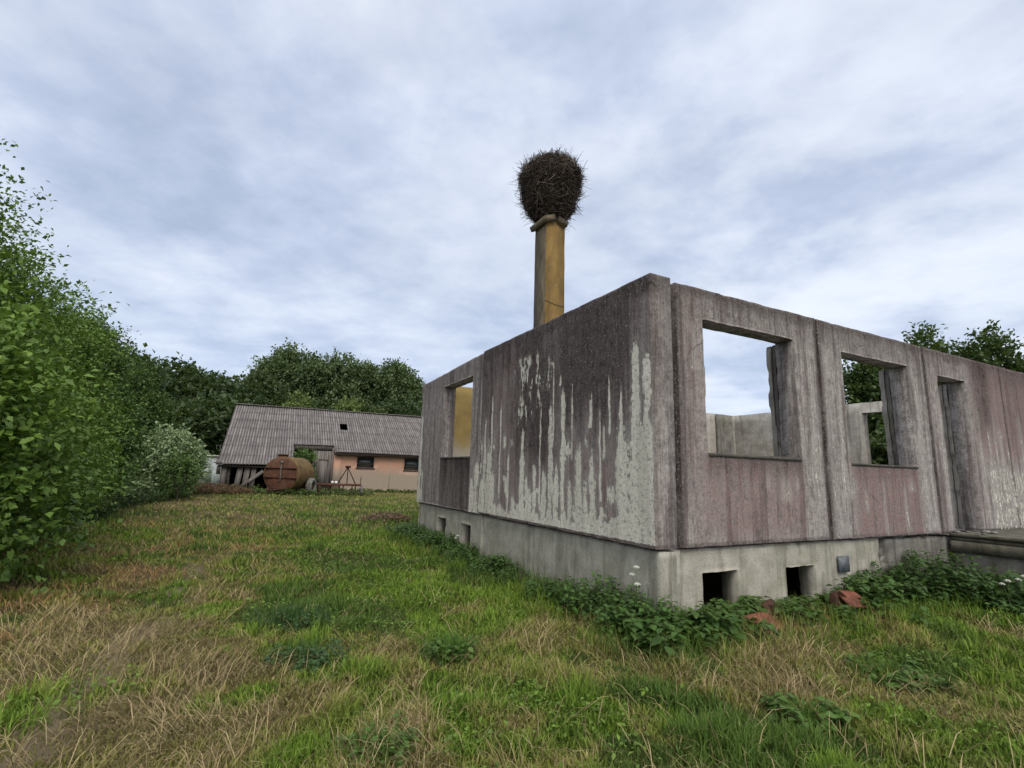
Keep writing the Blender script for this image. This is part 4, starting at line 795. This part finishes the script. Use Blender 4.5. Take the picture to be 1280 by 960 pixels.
# ------------------------------------------------------------------ grass
def in_house(x, y, m_=0.): t_, s_ = to_ts(x, y); return (t_ > -m_) & (t_ < 11.6) & (s_ > -m_) & (s_ < 8.4+m_)
def in_porch(x, y): t_, s_ = to_ts(x, y); return (t_ > 5.82) & (t_ < 10.6) & (s_ > -2.95) & (s_ < 0)
def in_barn(x, y): u, v = to_uv(x, y); return (u > -3) & (u < 26) & (v > 35.2) & (v < 49.5) & ~((u > 3.5) & (v < 36.9))
def ok(x, y): return ~(in_house(x, y) | in_porch(x, y) | in_barn(x, y))
def blades(name, x, y, h, w, lean, az, col, tipc=1.15, kind_label=None, curl=.5, z=None):
    n = len(x); z = gz(x, y)-.01 if z is None else z
    d = np.stack([np.cos(az), np.sin(az)], 1); fa = az+np.pi/2+R_.normal(0, .5, n); s_ = np.stack([np.cos(fa), np.sin(fa)], 1)*(w/2)[:, None]
    V = np.zeros((n, 5, 3))
    def at(q):
        hor = lean*h*(q**(1+curl)); ver = h*q*np.sqrt(np.clip(1-lean**2*.85*q, .02, 1)); return np.stack([x+d[:, 0]*hor, y+d[:, 1]*hor, z+ver], 1)
    p0, p1, p2 = at(0.), at(.55), at(1.); s3 = np.concatenate([s_, np.zeros((n, 1))], 1)
    V[:, 0] = p0-s3; V[:, 1] = p0+s3; V[:, 2] = p1+s3*.75; V[:, 3] = p1-s3*.75; V[:, 4] = p2
    b = np.arange(n)*5; F = [np.stack([b, b+1, b+2, b+3], 1), np.stack([b+3, b+2, b+4], 1)]
    cc = np.repeat(col[:, None, :], 5, 1); cc[:, :2] *= .75; cc[:, 4] *= tipc
    o = mobj(name, V.reshape(-1, 3), F, M['grass'], attr=cc.reshape(-1, 3)); tag(o, kind_label, 'grass', kind='stuff'); return o
def scatter(n, r0, r1, pw, a0=-58, a1=62):
    q = R_.random(n); r = (r0**(pw)+(r1**(pw)-r0**(pw))*q)**(1/pw); a = np.radians(R_.uniform(a0, a1, n)); x, y = r*np.sin(a), r*np.cos(a); k = ok(x, y); return x[k], y[k], r[k]
G0 = np.array((.065, .125, .016)); G1 = np.array((.22, .34, .044)); G2 = np.array((.27, .26, .075)); S0 = np.array((.19, .14, .065)); S1 = np.array((.48, .385, .21)); DG = np.array((.030, .062, .022))
def grass_cols(x, y, extra=0):
    n = len(x); d = dryness(x, y)+extra; k = R_.random(n); lush = np.clip(fbm(x*.8, y*.8, 3, 77)*1.6-.3, 0, 1)[:, None]
    g = G0+(G1-G0)*(R_.random((n, 1))*.6+lush*.4); g = g+(G2-g)*(sst(.1, .6, d)*.85)[:, None]
    dk_ = (fbm(x*.9+4, y*.9, 3, 91) > .60) & (d < .4); g[dk_] = g[dk_]*.45+DG*.7
    s_ = S0+(S1-S0)*R_.random((n, 1)); isd = k < sst(.25, 1.0, d)*.62; c = np.where(isd[:, None], s_, g); return c, d, isd
x, y, r = scatter(330000, 1.7, 14, .55); c, d, isd = grass_cols(x, y); n = len(x); hv = .78*(.05+.10*fbm(x*1.5, y*1.5, 3, 55)**1.2)*R_.uniform(.6, 1.5, n)*(1-.45*d)*1.05
tf = fbm(x*3.2, y*3.2, 2, 66); hv = hv*(.7+.9*sst(.5, .7, tf)); keep = R_.random(n) > bare(x, y)*.90; keep &= R_.random(n) > sst(.6, 1., d)*.45
blades('meadow_grass', x[keep], y[keep], hv[keep], (R_.uniform(.004, .011, n)*(1+r*.10))[keep], np.clip(R_.normal(.5, .28, n), .05, .98)[keep], R_.uniform(0, 6.28, n)[keep], c[keep], kind_label='short mixed green and dry meadow grass')
x, y, r = scatter(150000, 12, 75, .45); c, d, isd = grass_cols(x, y); n = len(x); fy = sst(15, 30, y)[:, None]; c = c*(1-fy*.5)+fy*.5*np.array((.28, .27, .085))
blades('distant_grass', x, y, R_.uniform(.06, .17, n)*(1-.4*d), R_.uniform(.012, .03, n)*(r/14)**.8, np.clip(R_.normal(.5, .25, n), .05, .95), R_.uniform(0, 6.28, n), c, kind_label='yellowish green grass of the yard toward the barn')
x, y, r = scatter(260000, 1.7, 8, .5); c, d, isd = grass_cols(x, y); n = len(x); keep = R_.random(n) > bare(x, y)*.65
blades('turf_grass', x[keep], y[keep], (R_.uniform(.02, .07, n))[keep], (R_.uniform(.0025, .005, n)*(1+r*.10))[keep], np.clip(R_.normal(.6, .3, n), .05, .98)[keep], R_.uniform(0, 6.28, n)[keep], (c*R_.uniform(.45, 1.1, (n, 1)))[keep], kind_label='very short dense turf near the camera')
# cut straw lying flat
x, y, r = scatter(120000, 1.7, 16, .6); d = dryness(x, y); k = R_.random(len(x)) < sst(.30, .95, d)*.9+.10; x, y, r, d = x[k], y[k], r[k], d[k]; n = len(x)
swirl = fbm(x*1.4, y*1.4, 2, 99)*14+R_.normal(0, 1.1, n); c = S0+(S1*1.1-S0)*R_.random((n, 1)); c[R_.random(n) < .35] *= .4; red = (x < -4) & (fbm(x*1.5, y*1.5, 2, 12) > .5); c[red] *= (1, .72, .6)
blades('cut_straw', x, y, R_.uniform(.06, .26, n), R_.uniform(.002, .0042, n)*(1+r*.10), R_.uniform(.92, 1.0, n), swirl, c, kind_label='flattened dry straw from mown grass', curl=.15, z=gz(x, y)+R_.uniform(0, .05, n))
# low broad leaved herbs
x, y, r = scatter(60000, 1.8, 16, .6); d = dryness(x, y); k = R_.random(len(x)) < sst(.55, .1, d)*sst(.38, .58, fbm(x*1.1, y*1.1, 3, 101)); x, y, r = x[k], y[k], r[k]; n = len(x)
LD = unit(np.stack([R_.normal(0, 1, n), R_.normal(0, 1, n), R_.uniform(.0, .8, n)], 1)); N = unit(R_.normal(0, .35, (n, 3))+[0, 0, 1]); L = R_.uniform(.015, .036, n)*(1+r*.06)
V, F, cc = leaves4(np.stack([x, y, gz(x, y)+R_.uniform(.01, .09, n)], 1), LD, N, L, L*R_.uniform(.4, .8, n), (np.array((.07, .135, .02))+R_.random((n, 1))*np.array((.10, .14, .02))))
tag(mobj('clover_leaves', V, F, M['leaf'], attr=cc), 'low broad leaves of clover and herbs among the grass', 'ground cover', kind='stuff')
# ------------------------------------------------------------------ leafy weeds (nettles, raspberry) along the walls
def leaf8(P, D, N, L, w, col):
    S = unit(np.cross(D, N)); Nn = np.cross(S, D); L = L[:, None]; w = w[:, None]
    pt = lambda a, b, c: P+D*L*a+S*w*b+Nn*L*c
    vs_ = [pt(0, 0, 0), pt(.33, 0, -.01), pt(.68, 0, -.06), pt(1, 0, -.18), pt(.25, .46, .06), pt(.62, .36, .0), pt(.25, -.46, .06), pt(.62, -.36, .0)]
    V = np.stack(vs_, 1).reshape(-1, 3); b = (np.arange(len(P))*8)[:, None]
    F = [b+np.array([[1, 2, 5, 4]]), b+np.array([[2, 1, 6, 7]]), b+np.array([[0, 1, 4]]), b+np.array([[1, 0, 6]]), b+np.array([[2, 3, 5]]), b+np.array([[3, 2, 7]])]
    return V, F, np.repeat(col, 8, 0)
def weeds(name, x, y, z, h, label, ls=.085, cols=((.026, .065, .016), (.085, .165, .034)), nl=7, kind='stuff', cat='ground cover', parent=None):
    n = len(x); tilt = R_.normal(0, .22, (n, 2)); V = []; Ps = []; Ds = []; Ns = []; Ls = []; Cs = []
    top = np.stack([x+tilt[:, 0]*h, y+tilt[:, 1]*h, z+h], 1); bs_ = np.stack([x, y, z], 1); c0, c1 = map(np.array, cols); pc = R_.random(n)
    for k in range(nl):
        q = .25+.75*(k+.5)/nl; a0 = R_.uniform(0, 6.28, n)
        for s_ in range(3 if k > nl-3 else 2):
            a = a0+s_*(6.28/(3 if k > nl-3 else 2))+R_.normal(0, .2, n); dz = R_.uniform(-.45, .25, n); D = unit(np.stack([np.cos(a), np.sin(a), dz], 1)); Nn = unit(np.stack([-np.cos(a)*dz, -np.sin(a)*dz, np.ones(n)], 1)+R_.normal(0, .2, (n, 3)))
            Ps.append(bs_+(top-bs_)*q+D*.015); Ds.append(D); Ns.append(Nn); Ls.append(ls*R_.uniform(.7, 1.25, n)*(1.15-.45*q)); Cs.append(c0+(c1-c0)*np.clip(pc[:, None]*.4+.55*R_.random((n, 1))+.1*q, 0, 1))
    L = np.concatenate(Ls); V, F, cc = leaf8(np.concatenate(Ps), np.concatenate(Ds), np.concatenate(Ns), L, L*.85, np.concatenate(Cs))
    sv, sf, sc_ = sticks((bs_+top)/2, unit(top-bs_), np.linalg.norm(top-bs_, axis=1), np.full(n, .0035), np.tile((.08, .09, .04), (n, 1)))
    o = mobj(name, np.concatenate([V, sv]), F+[sf+len(V)], M['leaf'], parent, attr=np.concatenate([cc, sc_]))
    if kind: tag(o, label, cat, kind=kind)
    return o
def ts_arr(t_, s_): x, y = from_ts(t_, s_); return x, y, gz(x, y)
# along the left facade
n = 800; s_ = R_.uniform(-.3, 8.6, n); tt = -np.abs(R_.normal(.10, .24, n))-.02; dens = fbm(s_*1.4, s_*0, 3, 13); k = R_.random(n) < sst(.15, .50, dens)+.2*(s_ < .9); s_, tt = s_[k], tt[k]
x, y, z = ts_arr(tt, s_); h = (.12+.26*fbm(s_*1.4, s_*0, 3, 13))*R_.uniform(.6, 1.25, len(s_)); h = h*(1+.25*(s_ < .7))
weeds('nettle_growth', x, y, z, h, 'dark nettles along the foot of the large stained wall', ls=.07)
# along right facade
n = 520; tt = R_.uniform(-.55, 4.3, n); s_ = -np.abs(R_.normal(.12, .26, n))-.03; k = fbm(tt*1.3+7, s_*2, 3, 14) > .36; tt, s_ = tt[k], s_[k]
k = ~((tt > .80) & (tt < 1.42) & (s_ < -.2)) ; tt, s_ = tt[k], s_[k]
x, y, z = ts_arr(tt, s_); h = R_.uniform(.12, .36, len(x))*(.7+.6*fbm(tt*2, s_*2, 2, 4)); k_ = (tt > .6) & (tt < 2.7); h[k_] *= .62
weeds('raspberry_growth', x, y, z, h, 'green raspberry leaves at the foot of the wall with the square vent holes', ls=.105, cols=((.032, .075, .016), (.075, .145, .03)), nl=6)
# bank of weeds at right
n = 1500; tt = R_.uniform(2.9, 8.6, n); s_ = R_.uniform(-2.0, 0, n); lim = .35+1.25*sst(2.8, 5.0, tt); k = (-s_ < lim*(.6+.6*fbm(tt*1.2, s_*1.2, 3, 17))) & ~((tt > 5.7)&(s_ > -3)); tt, s_ = tt[k], s_[k]
x, y, z = ts_arr(tt, s_); h = R_.uniform(.22, .50, len(x))*(.55+.75*sst(3., 4.4, tt)*sst(-1.7, -.3, s_))*(1-.55*sst(4.7, 5.4, tt))
weeds('bramble_growth', x, y, z, h, 'tangled dark green brambles on the bank beside the porch', ls=.09, cols=((.022, .055, .014), (.06, .12, .028)), nl=8)
n = 1300; tt = R_.uniform(5.0, 9.5, n); s_ = R_.uniform(-5.2, -2.6, n)+0; x, y, z = ts_arr(tt, s_)
n = 900; tt = R_.uniform(4.2, 5.85, n); s_ = R_.uniform(-3.1, -.2, n); x, y, z = ts_arr(tt, s_); h = R_.uniform(.10, .24, n)*sst(3.8, 5.2, tt)+.06
weeds('bindweed_growth', x, y, z, h, 'lighter green weeds running down the bank from the porch side', ls=.075, cols=((.035, .08, .018), (.08, .15, .035)), nl=7)
# thin seeding grasses against the wall
n = 420; s_ = R_.uniform(.2, 3.6, n); tt = -np.abs(R_.normal(.12, .12, n))-.03; x, y, z = ts_arr(tt, s_)
blades('seeding_grass', x, y, R_.uniform(.2, .55, n), R_.uniform(.003, .006, n), R_.uniform(.1, .6, n), R_.uniform(0, 6.28, n), np.array((.10, .12, .05))+R_.random((n, 1))*.08, kind_label='thin tall seeding grasses against the large stained wall')
n = 5200; a = R_.random(n); tt = R_.uniform(-.9, 5.8, n); s_ = -R_.uniform(.05, 1.0, n); x, y, z = ts_arr(tt, s_); c, d, i_ = grass_cols(x, y, -.3)
blades('verge_grass', x, y, R_.uniform(.12, .30, n), R_.uniform(.004, .008, n), R_.uniform(.1, .9, n), R_.uniform(0, 6.28, n), c*.9, kind_label='longer grass in front of the wall with vent holes')
n = 5200; s_ = R_.uniform(-.4, 9, n); tt = -R_.uniform(.02, .9, n); x, y, z = ts_arr(tt, s_); c, d, i_ = grass_cols(x, y, -.25)
blades('verge_grass', x, y, R_.uniform(.10, .27, n), R_.uniform(.004, .009, n), R_.uniform(.1, .9, n), R_.uniform(0, 6.28, n), c*.85, kind_label='longer grass in front of the large stained wall')
# individual broad weeds in the grass
def rosette(name, px, py, h, n, label, ls, cols, spread, nl=5, cat='plant'):
    p = ray_ground(px, py); x0, y0 = p[0], p[1]; z0 = float(gz(np.array([x0]), np.array([y0]))[0]); root = empty(name, (x0, y0, z0)); tag(root, label, cat)
    a = R_.uniform(0, 6.28, n*26); r_ = spread*1.3*np.abs(R_.normal(0, .5, n*26)); gc = np.array(cols[0])+(np.array(cols[1])*1.25-np.array(cols[0]))*R_.random((n*26, 1))
    bo = blades('grass_tuft', x0+r_*np.cos(a), y0+r_*np.sin(a), h*R_.uniform(.6, 1.5, n*26), R_.uniform(.004, .009, n*26), R_.uniform(.1, .9, n*26), R_.uniform(0, 6.28, n*26), gc)
    del bo['category']; bo.parent = root; bo.matrix_parent_inverse = Matrix.Translation((-x0, -y0, -z0))
    a = R_.uniform(0, 6.28, n); r_ = spread*np.sqrt(R_.random(n)); o = weeds('leaves', r_*np.cos(a), r_*np.sin(a), np.zeros(n), h*R_.uniform(.5, 1.1, n), None, ls, cols, nl, kind=None, parent=root); return root
DKG = ((.028, .068, .022), (.055, .11, .03)); BRG = ((.045, .10, .018), (.09, .17, .03))
rosette('weed_plant', 365, 775, .17, 34, 'dark green weed tuft in the grass left of centre, the farther of two in line', .05, DKG, .36)
rosette('weed_plant', 470, 945, .13, 20, 'leafy green weed at the bottom edge of the photo', .05, BRG, .2)
rosette('weed_plant', 560, 822, .17, 30, 'leafy weed in the middle of the lawn between camera and wall', .065, BRG, .20)
rosette('weed_plant', 380, 825, .14, 26, 'dark green weed tuft just nearer than its twin left of centre', .06, DKG, .30)
rosette('weed_plant', 850, 800, .26, 16, 'single upright light green weed before the house corner', .08, BRG, .09)
rosette('weed_plant', 1120, 850, .11, 26, 'leafy weed patch on the lawn at lower right beside the hay', .075, BRG, .32)
rosette('weed_plant', 1010, 905, .11, 18, 'leafy weed between the two hay streaks at lower right', .075, BRG, .22)
# cow parsley with white umbels
def umbel(name, loc, h, heads, label):
    root = empty(name, loc); tag(root, label, 'flower'); m2 = MB()
    for k in range(heads):
        m3 = MB()
        a = k*2.3; tp = Vector((math.cos(a)*.05*(k > 0), math.sin(a)*.05*(k > 0), h*(1-.13*k))); m2.tube([(0, 0, 0), (tp.x*.3, tp.y*.3, h*.5), tp], [.004, .003, .002], 5)
        for q in range(16):
            b_ = q*2.4; r_ = .03*math.sqrt(q/16); m3.lathe([(0, -.012), (.008, .003), (.007, .008), (0, .01)], 'z', 5, (tp.x+r_*math.cos(b_), tp.y+r_*math.sin(b_), tp.z+.012-r_*r_*16))
        m3.build('flower_head', M['petal'], root)
    m2.build('stem', M['leaf_stem'], root); return root
M['leaf_stem'] = mat('green stem', lambda t, b: t.put(b.inputs['Base Color'], (.08, .12, .04)))
umbel('cow_parsley', (*from_ts(-.17, .10), .03), .58, 3, 'white umbel flower standing against the house corner')
umbel('cow_parsley', (*from_ts(4.35, -1.15), .08), .33, 2, 'white flower in the brambles, left one of two'); umbel('cow_parsley', (*from_ts(4.65, -1.2), .1), .35, 2, 'white flower in the brambles, right one of two')
umbel('cow_parsley', (*from_ts(-.10, 5.05), .0), .34, 2, 'white flower in front of the left facade vent hole')
# brush piles of cut branches
def brush(name, x0, y0, rx, ry, h, n, label, col, leafy=0):
    z0 = float(gz(np.array([x0]), np.array([y0]))[0]); a = R_.uniform(0, 6.28, n); q = np.sqrt(R_.random(n)); P = np.stack([q*rx*np.cos(a), q*ry*np.sin(a), R_.uniform(0, 1, n)*h*(1-q*q*.8)], 1)
    D = unit(np.stack([R_.normal(0, 1, n), R_.normal(0, 1, n), R_.normal(.1, .3, n)], 1)); V, F, cc = sticks(P, D, R_.uniform(.25, .9, n)*min(1, rx), R_.uniform(.005, .014, n), np.array(col)*R_.uniform(.4, 1.6, (n, 1)))
    root = empty(name, (x0, y0, z0)); tag(root, label, 'brush pile'); mobj('branches', V, F, M['twig'], root, attr=cc)
    if leafy:
        a = R_.uniform(0, 6.28, leafy); q = np.sqrt(R_.random(leafy)); P = np.stack([q*rx*np.cos(a), q*ry*np.sin(a), R_.uniform(0, 1, leafy)*h*(1-q*q*.8)], 1); L = R_.uniform(.05, .11, leafy)
        V, F, cc = leaves4(P, unit(R_.normal(0, 1, (leafy, 3))), unit(R_.normal(0, .5, (leafy, 3))+[0, 0, 1]), L, L*.6, np.array((.16, .085, .045))*R_.uniform(.5, 1.5, (leafy, 1))); mobj('dead_leaves', V, F, M['leaf'], root, attr=cc)
brush('brush_pile', -15.3, 26.6, 2.2, 1.0, .42, 700, 'brown pile of cut branches in front of the willow bush', (.12, .085, .06), 3500)
brush('brush_pile', -3.5, 15.2, .7, .6, .20, 160, 'small grey brush pile left of the house beside the left facade', (.15, .12, .09), 500)
x, y = from_uv(-1.9, 33.8); brush('brush_pile', x, y, 2.2, .6, .30, 300, 'reddish dry weeds lying before the timber bay of the barn', (.17, .09, .05), 3500)
# weeds before the barn and around the machines
n = 700; u = R_.uniform(-4, 13, n); v = 36.2-np.abs(R_.normal(0, .6, n)); v = np.where(u < 1, v-1.4, v); x, y = from_uv(u, v); weeds('dock_growth', x, y, gz(x, y), R_.uniform(.1, .45, n)*(.6+.6*(u < -1)), 'green weeds along the foot of the barn wall', ls=.14, nl=4, cols=((.05, .085, .02), (.11, .15, .04)))
n = 260; u = R_.uniform(-1.2, 5.2, n); v = R_.uniform(30, 31.9, n); x, y = from_uv(u, v); weeds('dock_growth', x, y, gz(x, y), R_.uniform(.1, .4, n), 'green weeds grown up around the tank trailer and cultivator', ls=.13, nl=4, cols=((.04, .08, .02), (.09, .14, .035)))
n = 900; b_ = np.radians(R_.uniform(-52, -31.5, n)); d_ = np.interp(np.degrees(b_), [-52, -45, -40, -36, -31.5], [9.8, 12.0, 15.5, 22, 28])+R_.normal(0, .7, n); x, y = d_*np.sin(b_), d_*np.cos(b_)
weeds('hedge_growth', x, y, gz(x, y), R_.uniform(.15, .6, n), 'weeds in the shade along the foot of the left tree row', ls=.10, nl=6, cols=((.03, .06, .018), (.07, .12, .03)))
